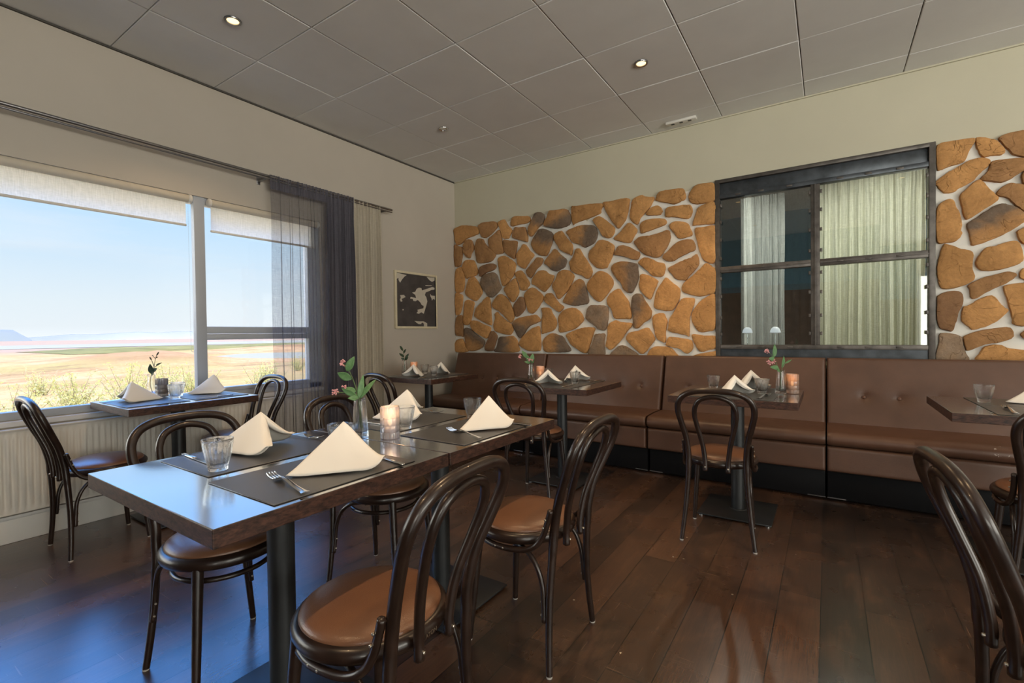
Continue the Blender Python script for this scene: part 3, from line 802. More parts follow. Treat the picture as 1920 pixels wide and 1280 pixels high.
(0, [(-1.473,1.762),(-1.416,1.800),(-1.353,1.781),(-1.298,1.749),(-1.237,1.729),(-1.224,1.674),(-1.258,1.610),(-1.340,1.625),(-1.382,1.667),(-1.452,1.728)]),
(1, [(-1.204,1.679),(-1.137,1.713),(-1.053,1.745),(-0.995,1.759),(-0.951,1.781),(-0.933,1.701),(-0.971,1.645),(-1.022,1.590),(-1.054,1.560),(-1.132,1.579),(-1.164,1.621)]),
(0, [(-1.080,1.470),(-1.067,1.535),(-0.983,1.602),(-0.908,1.668),(-0.871,1.698),(-0.823,1.660),(-0.796,1.619),(-0.800,1.446),(-0.860,1.424),(-0.934,1.412),(-1.010,1.432)]),
(0, [(-2.001,1.585),(-1.968,1.635),(-1.879,1.710),(-1.817,1.701),(-1.763,1.664),(-1.725,1.610),(-1.730,1.553),(-1.772,1.497),(-1.851,1.414),(-1.914,1.432),(-1.962,1.486),(-1.993,1.533)]),
(0, [(-1.792,1.426),(-1.765,1.475),(-1.711,1.515),(-1.665,1.527),(-1.629,1.482),(-1.577,1.408),(-1.556,1.336),(-1.546,1.240),(-1.616,1.235),(-1.714,1.245),(-1.743,1.329),(-1.781,1.374)]),
(3, [(-1.545,1.356),(-1.533,1.441),(-1.490,1.470),(-1.447,1.457),(-1.419,1.407),(-1.384,1.356),(-1.353,1.300),(-1.368,1.231),(-1.428,1.191),(-1.485,1.143),(-1.525,1.158),(-1.531,1.264)]),
(0, [(-1.452,1.646),(-1.382,1.633),(-1.296,1.579),(-1.300,1.545),(-1.335,1.471),(-1.366,1.408),(-1.419,1.449),(-1.468,1.521),(-1.464,1.591)]),
(0, [(-1.328,1.388),(-1.300,1.490),(-1.252,1.562),(-1.218,1.600),(-1.171,1.556),(-1.100,1.491),(-1.103,1.404),(-1.147,1.319),(-1.187,1.294),(-1.254,1.303),(-1.325,1.330)]),
(2, [(-2.017,1.257),(-1.979,1.372),(-1.891,1.379),(-1.805,1.368),(-1.774,1.337),(-1.779,1.235),(-1.807,1.137),(-1.870,1.135),(-1.925,1.180)]),
(0, [(-1.347,1.230),(-1.315,1.271),(-1.247,1.279),(-1.227,1.241),(-1.211,1.193),(-1.225,1.111),(-1.229,1.016),(-1.256,1.013),(-1.310,1.050),(-1.330,1.120)]),
(0, [(-1.198,1.152),(-1.194,1.213),(-1.147,1.292),(-1.094,1.384),(-1.055,1.405),(-0.972,1.394),(-0.992,1.306),(-1.014,1.228),(-1.019,1.075),(-1.051,1.076),(-1.195,1.111)]),
(0, [(-1.002,1.227),(-0.985,1.293),(-0.935,1.363),(-0.873,1.405),(-0.806,1.426),(-0.798,1.273),(-0.807,1.131),(-0.868,1.103),(-0.930,1.101),(-0.974,1.147)]),
(0, [(-1.808,0.987),(-1.788,1.090),(-1.783,1.177),(-1.714,1.223),(-1.646,1.207),(-1.550,1.194),(-1.543,1.165),(-1.602,1.102),(-1.648,1.038),(-1.747,0.940),(-1.801,0.965)]),
(2, [(-1.992,0.875),(-1.943,1.009),(-1.918,1.087),(-1.862,1.098),(-1.815,1.090),(-1.824,1.002),(-1.825,0.877)]),
(0, [(-1.599,1.052),(-1.566,1.102),(-1.478,1.122),(-1.393,1.148),(-1.358,1.106),(-1.324,1.044),(-1.359,0.988),(-1.416,0.918),(-1.459,0.904),(-1.516,0.953),(-1.574,1.009)]),
(2, [(-1.759,0.878),(-1.694,0.959),(-1.641,0.984),(-1.574,0.959),(-1.488,0.882)]),
(0, [(-1.222,1.002),(-1.195,1.060),(-1.116,1.053),(-1.032,1.039),(-0.994,1.016),(-0.994,0.949),(-1.039,0.909),(-1.097,0.949),(-1.162,0.965),(-1.219,0.982)]),
(0, [(-0.999,1.082),(-0.899,1.071),(-0.814,1.067),(-0.799,1.035),(-0.802,0.964),(-0.863,0.941),(-0.931,0.930),(-0.968,0.989)]),
(0, [(-1.388,0.870),(-1.345,0.964),(-1.256,0.975),(-1.182,0.962),(-1.130,0.905),(-1.123,0.874)]),
(0, [(-0.988,0.873),(-0.975,0.900),(-0.869,0.924),(-0.796,0.932),(-0.797,0.877)]),
(0, [(0.626,2.350),(0.648,2.377),(0.731,2.376),(0.817,2.369),(0.808,2.321),(0.786,2.278),(0.763,2.224),(0.695,2.211),(0.648,2.193),(0.629,2.203),(0.625,2.294)]),
(0, [(0.823,2.366),(0.843,2.371),(0.896,2.346),(0.926,2.327),(0.964,2.253),(0.939,2.232),(0.896,2.238),(0.861,2.234),(0.844,2.259),(0.826,2.317)]),
(1, [(0.934,2.349),(0.985,2.366),(1.051,2.367),(1.088,2.361),(1.088,2.199),(1.010,2.213),(0.977,2.259),(0.943,2.314)]),
(0, [(0.622,2.119),(0.676,2.165),(0.736,2.196),(0.790,2.228),(0.848,2.234),(0.892,2.209),(0.887,2.177),(0.848,2.137),(0.817,2.095),(0.782,2.071),(0.736,2.048),(0.718,2.030),(0.667,2.033),(0.629,2.086)]),
(1, [(0.846,2.098),(0.883,2.142),(0.896,2.193),(0.943,2.201),(1.052,2.190),(1.088,2.182),(1.068,2.122),(1.027,2.096),(0.961,2.053),(0.901,2.067),(0.853,2.085)]),
(1, [(1.040,2.087),(1.052,2.105),(1.088,2.101),(1.089,2.008),(1.048,2.022),(1.038,2.059)]),
(0, [(0.746,1.998),(0.782,2.046),(0.831,2.089),(0.853,2.082),(0.883,2.028),(0.929,1.963),(0.927,1.937),(0.866,1.892),(0.787,1.837),(0.768,1.859),(0.755,1.922)]),
(1, [(0.925,1.997),(0.977,2.041),(1.011,2.034),(1.068,2.012),(1.089,1.985),(1.089,1.829),(1.044,1.856),(1.011,1.893),(0.974,1.947),(0.931,1.969)]),
(0, [(0.625,1.886),(0.634,1.948),(0.676,1.984),(0.709,1.982),(0.727,1.926),(0.746,1.874),(0.757,1.811),(0.750,1.769),(0.757,1.743),(0.728,1.697),(0.677,1.692),(0.629,1.703)]),
(3, [(0.782,1.807),(0.822,1.838),(0.875,1.879),(0.935,1.914),(0.986,1.900),(1.028,1.867),(1.069,1.814),(1.053,1.782),(0.987,1.732),(0.919,1.693),(0.814,1.658),(0.800,1.689),(0.791,1.739)]),
(0, [(1.018,1.722),(1.053,1.746),(1.094,1.753),(1.094,1.625),(1.062,1.634),(1.033,1.661)]),
(0, [(0.629,1.497),(0.637,1.582),(0.661,1.678),(0.696,1.677),(0.753,1.642),(0.810,1.613),(0.808,1.514),(0.820,1.449),(0.801,1.412),(0.720,1.379),(0.652,1.383),(0.634,1.450)]),
(0, [(0.824,1.545),(0.865,1.629),(0.915,1.643),(0.978,1.663),(1.026,1.652),(1.047,1.548),(1.030,1.519),(0.982,1.496),(0.925,1.482),(0.852,1.488)]),
(1, [(0.789,1.394),(0.852,1.437),(0.916,1.454),(0.974,1.471),(1.018,1.452),(1.005,1.423),(0.961,1.388),(0.889,1.349),(0.820,1.299),(0.799,1.316),(0.796,1.361)]),
(0, [(1.031,1.445),(1.043,1.481),(1.073,1.484),(1.074,1.411),(1.039,1.420)]),
(4, [(0.630,1.305),(0.642,1.338),(0.681,1.358),(0.754,1.351),(0.763,1.273),(0.744,1.222),(0.730,1.151),(0.711,1.089),(0.687,1.090),(0.635,1.127)]),
(0, [(0.756,1.195),(0.764,1.247),(0.792,1.259),(0.839,1.295),(0.894,1.320),(0.921,1.303),(0.957,1.245),(0.981,1.213),(0.930,1.152),(0.885,1.118),(0.816,1.094),(0.792,1.111),(0.759,1.150)]),
(0, [(0.956,1.364),(0.983,1.387),(1.048,1.392),(1.082,1.386),(1.083,1.136),(1.005,1.125),(0.997,1.175),(0.979,1.269)]),
(1, [(0.766,1.046),(0.834,1.084),(0.944,1.108),(0.988,1.104),(1.006,1.063),(0.993,1.032),(0.935,1.007),(0.871,0.995),(0.792,0.953),(0.776,0.975)]),
(1, [(1.036,1.063),(1.075,1.093),(1.075,1.026),(1.049,1.038)]),
(2, [(0.640,1.001),(0.652,1.074),(0.750,1.053),(0.762,1.001),(0.778,0.936),(0.786,0.885),(0.630,0.882)]),
(0, [(0.842,0.931),(0.871,0.982),(0.935,0.995),(0.988,0.970),(1.084,0.952),(1.084,0.891),(0.839,0.886)]),
]

SCOL = {0: (0.60, 0.315, 0.120), 1: (0.42, 0.225, 0.100), 2: (0.29, 0.215, 0.155), 3: (0.54, 0.285, 0.115), 4: (0.31, 0.17, 0.092)}
sv, sf, scol = [], [], []
for ci, poly in STONES:
    P = cat(poly, 4, True)
    cx_ = sum(p[0] for p in P) / len(P)
    cz_ = sum(p[1] for p in P) / len(P)
    area = sum(P[i][0] * P[(i + 1) % len(P)][1] - P[(i + 1) % len(P)][0] * P[i][1] for i in range(len(P)))
    if area < 0:
        P = P[::-1]
    P = [(x + random.uniform(-.0018, .0018), z + random.uniform(-.0018, .0018)) for x, z in P]
    n = len(P)
    col = SCOL[ci]
    jit = random.uniform(0.88, 1.10)
    col = tuple(min(1, c * jit) for c in col)
    proud = random.uniform(0.024, 0.034)
    tx, tz = random.uniform(-0.03, 0.03), random.uniform(-0.03, 0.03)
    gang = random.uniform(0, 2 * PI)
    b = len(sv)
    rings = ((1.0, 0.0), (1.0, 0.62), (0.985, 0.90), (0.955, 1.0), (0.60, 1.06), (0.25, 1.10))
    for sc, pr in rings:
        for x, z in P:
            dx, dz = (x - cx_) * sc, (z - cz_) * sc
            rough = 0.004 * (noise.noise(Vector((cx_ * 7 + dx * 22, 3.1, dz * 22)))) if sc < 0.99 else 0
            sv.append((cx_ + dx, YB - proud * pr - rough - (dx * tx + dz * tz if pr > 0.5 else 0), cz_ + dz))
            cc = col
            if ci == 3:
                t = (dx * math.cos(gang) + dz * math.sin(gang)) / 0.09 + 0.5 + 0.5 * noise.noise(Vector((dx * 30, cx_, dz * 30)))
                t = min(1, max(0, t))
                cc = tuple(a_ * (1 - t) + b_ * t for a_, b_ in zip(col, (0.215, 0.155, 0.112)))
            elif ci in (1, 2, 4):
                t = min(1, max(0, 0.35 + 0.9 * noise.noise(Vector((cx_ * 5 + dx * 14, 9, dz * 14)))))
                cc = tuple(a_ * (1 - 0.35 * t) + b_ * 0.35 * t for a_, b_ in zip(col, (0.48, 0.26, 0.10)))
            scol.append(cc)
    sv.append((cx_, YB - proud * 1.11, cz_))
    scol.append(scol[-1])
    for r_ in range(len(rings) - 1):
        for i in range(n):
            l = (i + 1) % n
            sf.append((b + r_ * n + i, b + r_ * n + l, b + (r_ + 1) * n + l, b + (r_ + 1) * n + i))
    for i in range(n):
        sf.append((b + (len(rings) - 1) * n + i, b + (len(rings) - 1) * n + (i + 1) % n, b + len(rings) * n))
me = bpy.data.meshes.new('stone_cladding')
me.from_pydata(sv, [], sf)
at = me.color_attributes.new('stone', 'FLOAT_COLOR', 'POINT')
for i, c_ in enumerate(scol):
    at.data[i].color = c_ + (1,)
bm = bmesh.new()
bm.from_mesh(me)
bmesh.ops.recalc_face_normals(bm, faces=bm.faces)
bm.to_mesh(me)
bm.free()
for p in me.polygons:
    p.use_smooth = True
me.set_sharp_from_angle(angle=R(50))
me.materials.append(MT['stone_cladding'])
# mortar bed the stones are set in, painted pale as if window-lit
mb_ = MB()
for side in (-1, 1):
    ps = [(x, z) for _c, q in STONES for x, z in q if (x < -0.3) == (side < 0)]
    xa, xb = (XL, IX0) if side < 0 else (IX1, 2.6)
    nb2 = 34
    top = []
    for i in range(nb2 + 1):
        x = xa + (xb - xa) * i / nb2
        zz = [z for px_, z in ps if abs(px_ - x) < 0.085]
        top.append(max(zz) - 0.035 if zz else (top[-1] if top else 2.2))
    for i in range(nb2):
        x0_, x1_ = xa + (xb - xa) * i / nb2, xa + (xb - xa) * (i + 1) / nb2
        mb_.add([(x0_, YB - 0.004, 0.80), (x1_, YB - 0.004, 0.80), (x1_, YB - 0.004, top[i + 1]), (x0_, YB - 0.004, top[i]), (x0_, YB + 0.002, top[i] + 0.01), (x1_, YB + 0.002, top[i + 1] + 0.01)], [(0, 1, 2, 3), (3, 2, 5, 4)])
mb_.build('mortar_bed', 'mortar_lit', WALLB, smooth=0)
so = bpy.data.objects.new('stone_cladding', me)
COL.objects.link(so)
so.parent = WALLB

# ------------------------------------------------------------------ left window
GX = XL - 0.055
w1 = bpy.data.objects.new('window_1', None)
COL.objects.link(w1)
struct(w1)
fx0, fx1 = XL - 0.085, XL - 0.02
fr = MB()
fr.box((fx0, WY0, WZ0), (fx1, WY1, WZ0 + 0.045), 0.004)
fr.box((fx0, WY0, WZ1 - 0.05), (fx1, WY1, WZ1), 0.004)
fr.box((XL - 0.058, 1.562, WZ0), (fx1 + 0.012, 1.632, WZ1), 0.004)
fr.box((fx0, WY1 - 0.115, WZ0), (fx1, WY1, WZ1), 0.004)
fr.box((fx0, WY0, WZ0), (fx1, WY0 + 0.08, WZ1), 0.004)
fr.build('window_frame', 'frame_paint', w1)
tr = MB()
tr.box((fx0, 1.632, 1.135), (fx1, WY1 - 0.11, 1.187), 0.004).box((fx0 + 0.004, 1.632, 1.090), (fx1 + 0.006, WY1 - 0.11, 1.133), 0.004)
tr.box((fx0 + 0.004, 1.632, WZ0 + 0.045), (fx1 + 0.006, WY1 - 0.11, WZ0 + 0.072), 0.003)
tr.build('window_transom', 'frame_paint', w1)
for lo, hi in (((GX, WY0 + 0.07, WZ0 + 0.03), (GX + 0.006, 1.57, WZ1 - 0.03)), ((GX, 1.62, 1.15), (GX + 0.006, WY1 - 0.1, WZ1 - 0.03)), ((GX, 1.62, WZ0 + 0.03), (GX + 0.006, WY1 - 0.1, 1.10))):
    MB().box(lo, hi).build('pane', 'window_glass', w1, smooth=0)
MB().box((XL - 0.03, WY0, WZ0 - 0.032), (XL + 0.022, WY1, WZ0 - 0.002), 0.006).build('window_sill', 'white_paint', w1)
# skirting box under the radiator
struct(MB().box((XL, YF, 0.0), (XL + 0.018, YB, 0.145), 0.004).box((XL, YF, 0.128), (XL + 0.024, YB, 0.148), 0.004).build('baseboard_left', 'white_paint'))

# radiator with pressed ribs
def radiator(y0, y1, label):
    t = thing('radiator', label, 'radiator', (XL, (y0 + y1) / 2, 0))
    hw = (y1 - y0) / 2
    z0, z1 = 0.165, 0.612
    xf = 0.060
    n = int((y1 - y0) / 0.0292)
    m = MB()
    prof = []
    for i in range(n):
        c0 = -hw + 0.02 + i * (2 * hw - 0.04) / n
        w = (2 * hw - 0.04) / n
        for q, d in ((0, 0), (0.18, 0), (0.30, 0.0075), (0.70, 0.0075), (0.82, 0)):
            prof.append((c0 + w * q, d))
    prof = [(-hw, 0)] + prof + [(hw, 0)]
    zs = ((z0, 0), (z0 + 0.028, 0), (z0 + 0.045, 1), (z1 - 0.045, 1), (z1 - 0.028, 0), (z1, 0))
    vs = [(xf + d * k_, y, z) for z, k_ in zs for y, d in prof]
    w = len(prof)
    fs = [(j * w + i, j * w + i + 1, (j + 1) * w + i + 1, (j + 1) * w + i) for j in range(len(zs) - 1) for i in range(w - 1)]
    m.add(vs, fs)
    m.build('front_panel', 'radiator_enamel', t, smooth=50)
    MB().box((0.012, -hw, z0), (xf - 0.0004, hw, z1), 0.003).build('casing', 'radiator_enamel', t)
    MB().box((0.010, -hw - 0.004, z1 + 0.0005), (xf + 0.006, hw + 0.004, z1 + 0.012), 0.003).build('top_grille', 'radiator_enamel', t)
    return t
radiator(-2.5, 2.32, 'long ribbed white panel radiator under the window')

# ------------------------------------------------------------------ roller blinds
def blind(y0, y1, drop, label, chain):
    t = thing('roller_blind', label, 'blind', (XL, 0, 0), group='roller blinds in the window')
    m = MB()
    m.tube([(0.030, y0 + 0.02, 2.072), (0.030, y1 - 0.02, 2.072)], 0.026, 20)
    m.build('roller_tube', 'blind_tube', t)
    for y in (y0 + 0.008, y1 - 0.008):
        MB().tube([(0.030, y - 0.006, 2.072), (0.030, y + 0.006, 2.072)], 0.030, 20).build('bracket', 'plastic_white', t)
    MB().grid(lambda u, v: (0.006 + 0.003 * math.sin(v * 3), y0 + 0.025 + (y1 - y0 - 0.05) * u, drop + (2.064 - drop) * v), 4, 8).build('blind_fabric', 'blind_fabric', t)
    MB().box((0.0, y0 + 0.022, drop - 0.012), (0.013, y1 - 0.022, drop + 0.004), 0.004).build('bottom_bar', 'white_paint', t)
    if chain:
        c = MB()
        y, z0_, z1_ = chain
        N = 190
        for i in range(N):
            s_ = i / N
            if s_ < 0.48:
                p = (0.040, y - 0.012, 2.072 - (2.072 - z1_) * s_ / 0.48)
            elif s_ < 0.52:
                a = PI * (s_ - 0.48) / 0.04
                p = (0.040, y - 0.012 * math.cos(a), z1_ - 0.012 * math.sin(a))
            else:
                p = (0.040, y + 0.012, z1_ + (2.072 - z1_) * (s_ - 0.52) / 0.48)
            c.lathe([(0.0001, p[2] - 0.0022), (0.0022, p[2]), (0.0001, p[2] + 0.0022)], 6, None, p[0], p[1])
        c.build('bead_chain', 'frame_paint', t)
    return t
blind(-2.56, 1.530, 1.895, 'wide white roller blind partly lowered in the large left pane', (1.518, 0, 1.022))
blind(1.640, 2.52, 1.880, 'narrow white roller blind above the right pane behind grey sheer curtain', None)

# ------------------------------------------------------------------ curtain rod and curtains
RX, RZ = XL + 0.10, 2.352
t = thing('curtain_rod', 'long double steel curtain rod high on the window wall', 'curtain rod', (RX, 0, RZ))
MB().tube([(0, -3.2, 0.004), (0, 3.305, 0.004)], 0.0105, 14).build('rod', 'rod_steel', t)
MB().tube([(0.004, -3.2, -0.020), (0.004, 3.30, -0.020)], 0.0062, 12).build('lower_rod', 'rod_steel', t)
for y in (-1.6, 0.45, 2.02, 3.22):
    MB().box((-0.098, y - 0.009, -0.03), (0.0, y + 0.009, -0.010), 0.003).box((-0.099, y - 0.014, -0.05), (-0.094, y + 0.014, 0.02), 0.002).build('bracket', 'rod_steel', t)

def curtain(name, label, y0, y1, ztop, zbot, mats, folds, amp, x, head=0.10, group=None, axis='y', seedv=0.0, flare=0.0, headmat=None, pleats=None):
    """gathered cloth hanging from a rod; runs along y (left wall) or x (back room)"""
    t = thing(name, label, 'curtain', (0, 0, 0), group=group)
    W = y1 - y0
    def f(u, v, hz0, hz1, lay=0.0):
        z = hz0 + (hz1 - hz0) * v
        s_ = 0.0
        d = (ztop - z)
        ph = folds(u)
        soft = min(1.0, 0.45 + d * 0.9)
        s_ = amp * soft * (math.sin(ph) + 0.35 * math.sin(2.3 * ph + 1.3 + seedv) + 0.25 * noise.noise(Vector((u * 7 + seedv, z * 0.7, 2.2))))
        if pleats:
            s_ = 0.25 * s_
            for pu, pw, pa in pleats:
                q = (u - pu - 0.010 * noise.noise(Vector((pu * 9, z * 0.9, 3.3)))) / pw
                s_ += pa * soft * math.exp(-q * q)
        if d < head * 1.25:
            s_ += 0.004 * math.sin(u * W * 310 + seedv)
        along = y0 + W * u + 0.010 * noise.noise(Vector((u * 5 + seedv, z * 1.2, 7))) + flare * (u - 0.5) * d
        return (x + s_ + lay, along, z) if axis == 'y' else (along, x + s_ + lay, z)
    nu = 260
    MB().grid(lambda u, v: f(u, v, zbot, ztop - head), nu, 26).build('cloth', mats, t)
    MB().grid(lambda u, v: f(u, v, ztop - head, ztop), nu, 6).build('heading', headmat or mats, t)
    return t
def bunch(a, b):
    return lambda u: a * u + b * u ** 2.4
curtain('sheer_curtain', 'sheer blue-grey curtain gathered at the right half of the window', 2.045, 2.56, 2.372, 0.05, 'sheer_grey', bunch(20, 26), 0.013, RX + 0.004, head=0.11, seedv=1.0, headmat='sheer_grey_dense',
        pleats=[(0.0, 0.012, 0.02), (0.155, 0.010, 0.030), (0.30, 0.008, 0.026), (0.345, 0.008, 0.022), (0.47, 0.010, 0.028), (0.55, 0.014, 0.028), (0.62, 0.012, 0.026), (0.685, 0.010, 0.030), (0.74, 0.012, 0.028), (0.80, 0.012, 0.030), (0.86, 0.012, 0.030), (0.92, 0.012, 0.030), (0.975, 0.012, 0.030)])
curtain('sheer_curtain', 'dense bunched part of the blue-grey curtain against the wall', 2.555, 2.835, 2.372, 0.05, 'sheer_grey_dense', bunch(46, 6), 0.017, RX + 0.006, head=0.11, seedv=3.0, flare=0.01)
curtain('drape', 'cream linen drape hanging right of the blue-grey sheer', 2.835, 3.165, 2.360, 0.05, 'curtain_cream', bunch(40, 8), 0.017, RX, head=0.09, seedv=5.0)

# framed print
t = thing('framed_print', 'small abstract black and cream print in a pale wooden frame', 'picture', (XL, 3.715, 1.478))
hw, hh, fw = 0.315, 0.302, 0.024
m = MB()
m.box((0.002, -hw, -hh), (0.026, -hw + fw, hh), 0.002).box((0.002, hw - fw, -hh), (0.026, hw, hh), 0.002)
m.box((0.002, -hw + fw, hh - fw), (0.026, hw - fw, hh), 0.002).box((0.002, -hw + fw, -hh), (0.026, hw - fw, -hh + fw), 0.002)
m.build('frame', 'picture_frame', t)
pm = MB().box((0.004, -hw + fw, -hh + fw), (0.012, hw - fw, hh - fw))
pm.cur = 1
for bl_ in (
    [(0.384, 0.652), (0.466, 0.669), (0.504, 0.73), (0.567, 0.761), (0.631, 0.756), (0.644, 0.712), (0.796, 0.758), (0.924, 0.801), (0.995, 0.791), (0.987, 0.753), (0.898, 0.738), (0.835, 0.71), (0.746, 0.682), (0.72, 0.626), (0.758, 0.583), (0.784, 0.502), (0.758, 0.428), (0.72, 0.336), (0.682, 0.253), (0.618, 0.279), (0.555, 0.25), (0.491, 0.258), (0.529, 0.294), (0.517, 0.326), (0.618, 0.347), (0.674, 0.361), (0.682, 0.407), (0.631, 0.423), (0.593, 0.475), (0.529, 0.517), (0.466, 0.488), (0.415, 0.494), (0.402, 0.529), (0.338, 0.535), (0.351, 0.567), (0.415, 0.56), (0.491, 0.551), (0.466, 0.612)],
    [(0.089, 0.584), (0.186, 0.594), (0.224, 0.556), (0.16, 0.527), (0.122, 0.516), (0.148, 0.474), (0.109, 0.459), (0.084, 0.498), (0.109, 0.542)],
    [(0.002, 0.998), (0.262, 0.976), (0.198, 0.936), (0.135, 0.87), (0.097, 0.816), (0.059, 0.865), (0.059, 0.907), (0.02, 0.879), (0.002, 0.903)],
    [(0.776, 0.989), (0.998, 0.998), (0.998, 0.94), (0.924, 0.906), (0.873, 0.92), (0.835, 0.944)],
    [(0.86, 0.662), (0.898, 0.627), (0.998, 0.624), (0.998, 0.54), (0.949, 0.565), (0.911, 0.523), (0.898, 0.572), (0.873, 0.607)],
    [(0.435, 0.106), (0.593, 0.099), (0.669, 0.103), (0.771, 0.064), (0.771, 0.002), (0.682, 0.002), (0.682, 0.054), (0.631, 0.081), (0.606, 0.045), (0.542, 0.045), (0.491, 0.071)],
    [(0.14, 0.319), (0.16, 0.326), (0.176, 0.315), (0.165, 0.301), (0.145, 0.3)],
    [(0.738, 0.823), (0.911, 0.835), (0.911, 0.822), (0.738, 0.809)]):
    pm.add([(0.0124, -hw + fw + u * 2 * (hw - fw), -hh + fw + v * 2 * (hh - fw)) for u, v in bl_], [tuple(range(len(bl_)))])
pm.build('print', ['print_ink', 'print_paper'], t, smooth=0)

# ------------------------------------------------------------------ ceiling fittings
def downlight(x, y, label, on=True, power=48.0, tint=(1.0, 0.66, 0.36)):
    t = thing('ceiling_downlight', label, 'ceiling light', (x, y, ZC), group='recessed ceiling downlights')
    r_ = 0.045
    MB().lathe([(r_ * 0.70, 0.002), (r_ * 0.72, -0.006), (r_ * 0.95, -0.008), (r_, -0.004), (r_, 0.002)], 32).build('trim_ring', 'chrome' if not on else 'rod_steel', t)
    MB().lathe([(0.0, -0.0030), (r_ * 0.45, -0.0035), (r_ * 0.70, -0.002)], 24).build('lamp_lens', 'lamp_glow' if on else 'chrome', t)
    if on:
        d = bpy.data.lights.new('lamp', 'SPOT')
        d.energy = power
        d.color = tint
        d.spot_size = R(118)
        d.spot_blend = 0.7
        d.shadow_soft_size = 0.03
        o_ = bpy.data.objects.new('lamp', d)
        COL.objects.link(o_)
        o_.parent = t
        o_.location = (0, 0, -0.035)
    return t
downlight(-2.84, 1.415, 'lit recessed downlight above the window table', power=22.0)
downlight(-1.047, 3.19, 'lit recessed downlight above the middle of the banquette')
downlight(-2.82, 3.19, 'small unlit recessed spotlight above the corner table', on=False)
for x, y, s_ in ((-1.047, 1.41, 'over the joined tables'), (0.745, 1.41, 'over the open floor'), (-1.047, -0.39, 'behind the joined tables'), (2.54, -0.39, 'far behind the open floor'), (2.54, 3.19, 'over the far right banquette')):
    downlight(x, y, 'lit recessed downlight in the ceiling ' + s_)
t = thing('socket_strip', 'white socket strip on the ceiling beside the back wall', 'socket strip', (-1.045, 4.235, ZC))
MB().box((-0.125, -0.028, -0.022), (0.125, 0.028, -0.0005), 0.004).build('housing', 'plastic_white', t)
for x in (-0.07, 0.0, 0.07):
    MB().box((x - 0.014, -0.012, -0.0245), (x + 0.014, 0.010, -0.0195), 0.003).build('socket', 'plastic_black', t)

# ------------------------------------------------------------------ interior window to the next room
w2 = bpy.data.objects.new('window_2', None)
COL.objects.link(w2)
struct(w2)
yf0, yf1 = YB - 0.030, YB + 0.06
fr = MB()
fr.box((IX0, yf0, IZ0), (IX0 + 0.036, yf1, IZ1), 0.003).box((IX1 - 0.036, yf0, IZ0), (IX1, yf1, IZ1), 0.003)
fr.box((IX0 + 0.03, yf0, IZ1 - 0.030), (IX1 - 0.03, yf1, IZ1), 0.003)
fr.build('window_frame', 'steel_dark', w2)
MB().box((IX0 + 0.036, yf0 + 0.03, IZ1 - 0.128), (IX1 - 0.036, yf0 + 0.05, IZ1 - 0.030), 0.003).box((IX0 + 0.036, yf0 + 0.004, IZ1 - 0.162), (IX1 - 0.036, yf1 - 0.02, IZ1 - 0.128), 0.003).build('header_plate', 'steel_blue', w2)
mu = MB()
mu.box((-0.108, yf0 + 0.006, 0.99), (-0.048, yf1 - 0.02, IZ1 - 0.162), 0.003).box((-0.083, yf0 - 0.004, 0.99), (-0.073, yf0 + 0.006, IZ1 - 0.162))
mu.build('mullion', 'steel_dark', w2)
ba = MB()
for xa, xb in ((IX0 + 0.036, -0.108), (-0.048, IX1 - 0.036)):
    ba.box((xa, yf0 + 0.006, 1.602), (xb, yf1 - 0.02, 1.652), 0.003).box((xa, yf0 - 0.002, 1.622), (xb, yf0 + 0.006, 1.632))
ba.build('glazing_bar', 'steel_dark', w2)
MB().box((IX0 + 0.036, yf0 + 0.004, 0.955), (IX1 - 0.036, yf1 - 0.02, 0.990), 0.003).build('bottom_rail', 'steel_dark', w2)
MB().box((IX0 + 0.036, yf0 + 0.02, IZ0), (IX1 - 0.036, yf0 + 0.035, 0.955)).build('kick_plate', 'steel_blue', w2)
cl = MB()
for x in (IX0 + 0.045, -0.116, -0.040, IX1 - 0.045):
    for z in (1.08, 1.22, 1.40, 1.55, 1.72, 1.88, 2.03, 2.17):
        cl.box((x - 0.007, yf0 - 0.004, z - 0.013), (x + 0.007, yf0 + 0.012, z + 0.013), 0.002)
for z in (0.974, 1.627, 2.246):
    for x in (-0.62, -0.45, -0.25, 0.08, 0.25, 0.43):
        cl.box((x - 0.02, yf0 - 0.005, z - 0.007), (x + 0.02, yf0 + 0.01, z + 0.007), 0.002)
cl.build('glazing_clips', 'steel_dark', w2)
for xa, xb in ((IX0 + 0.03, -0.10), (-0.056, IX1 - 0.03)):
    for za, zb in ((0.985, 1.61), (1.645, IZ1 - 0.155)):
        MB().box((xa, YB + 0.006, za), (xb, YB + 0.012, zb)).build('pane', 'interior_glass', w2, smooth=0)
# what shows through it: the next room
nb = MB()
nb.box((XL, YB + 4.0, 0.0), (XR, YB + 4.2, 1.72))
struct(nb.build('wall_next_room_lower', 'room_brown', smooth=0))
struct(MB().box((XL, YB + 4.0, 1.72), (XR, YB + 4.2, 3.1)).build('wall_next_room_upper', 'room_blue', smooth=0))
struct(MB().box((2.6, YB + 0.2, 0), (2.8, YB + 4.0, 3.1)).build('wall_next_room_right', 'wall_plaster', smooth=0))
struct(MB().box((XL, YB + 0.2, ZC), (XR, YB + 4.2, ZC + 0.15)).build('ceiling_next_room', 'ceiling_tile', smooth=0))
downlight(-0.75, YB + 0.95, 'added unseen downlight brightening the curtains behind the interior window', power=240, tint=(1.0, 0.93, 0.80))  # these two lamps are added, unseen, to brighten the curtains
downlight(0.35, YB + 0.95, 'second added unseen downlight brightening the curtains behind the interior window', power=240, tint=(1.0, 0.93, 0.80))
YC = YB + 0.15
curtain('sheer_curtain', 'black sheer curtain at the left of the interior window', -0.80, -0.60, 2.28, 0.80, 'sheer_black', bunch(50, 5), 0.012, YC, head=0.10, axis='x', seedv=2)
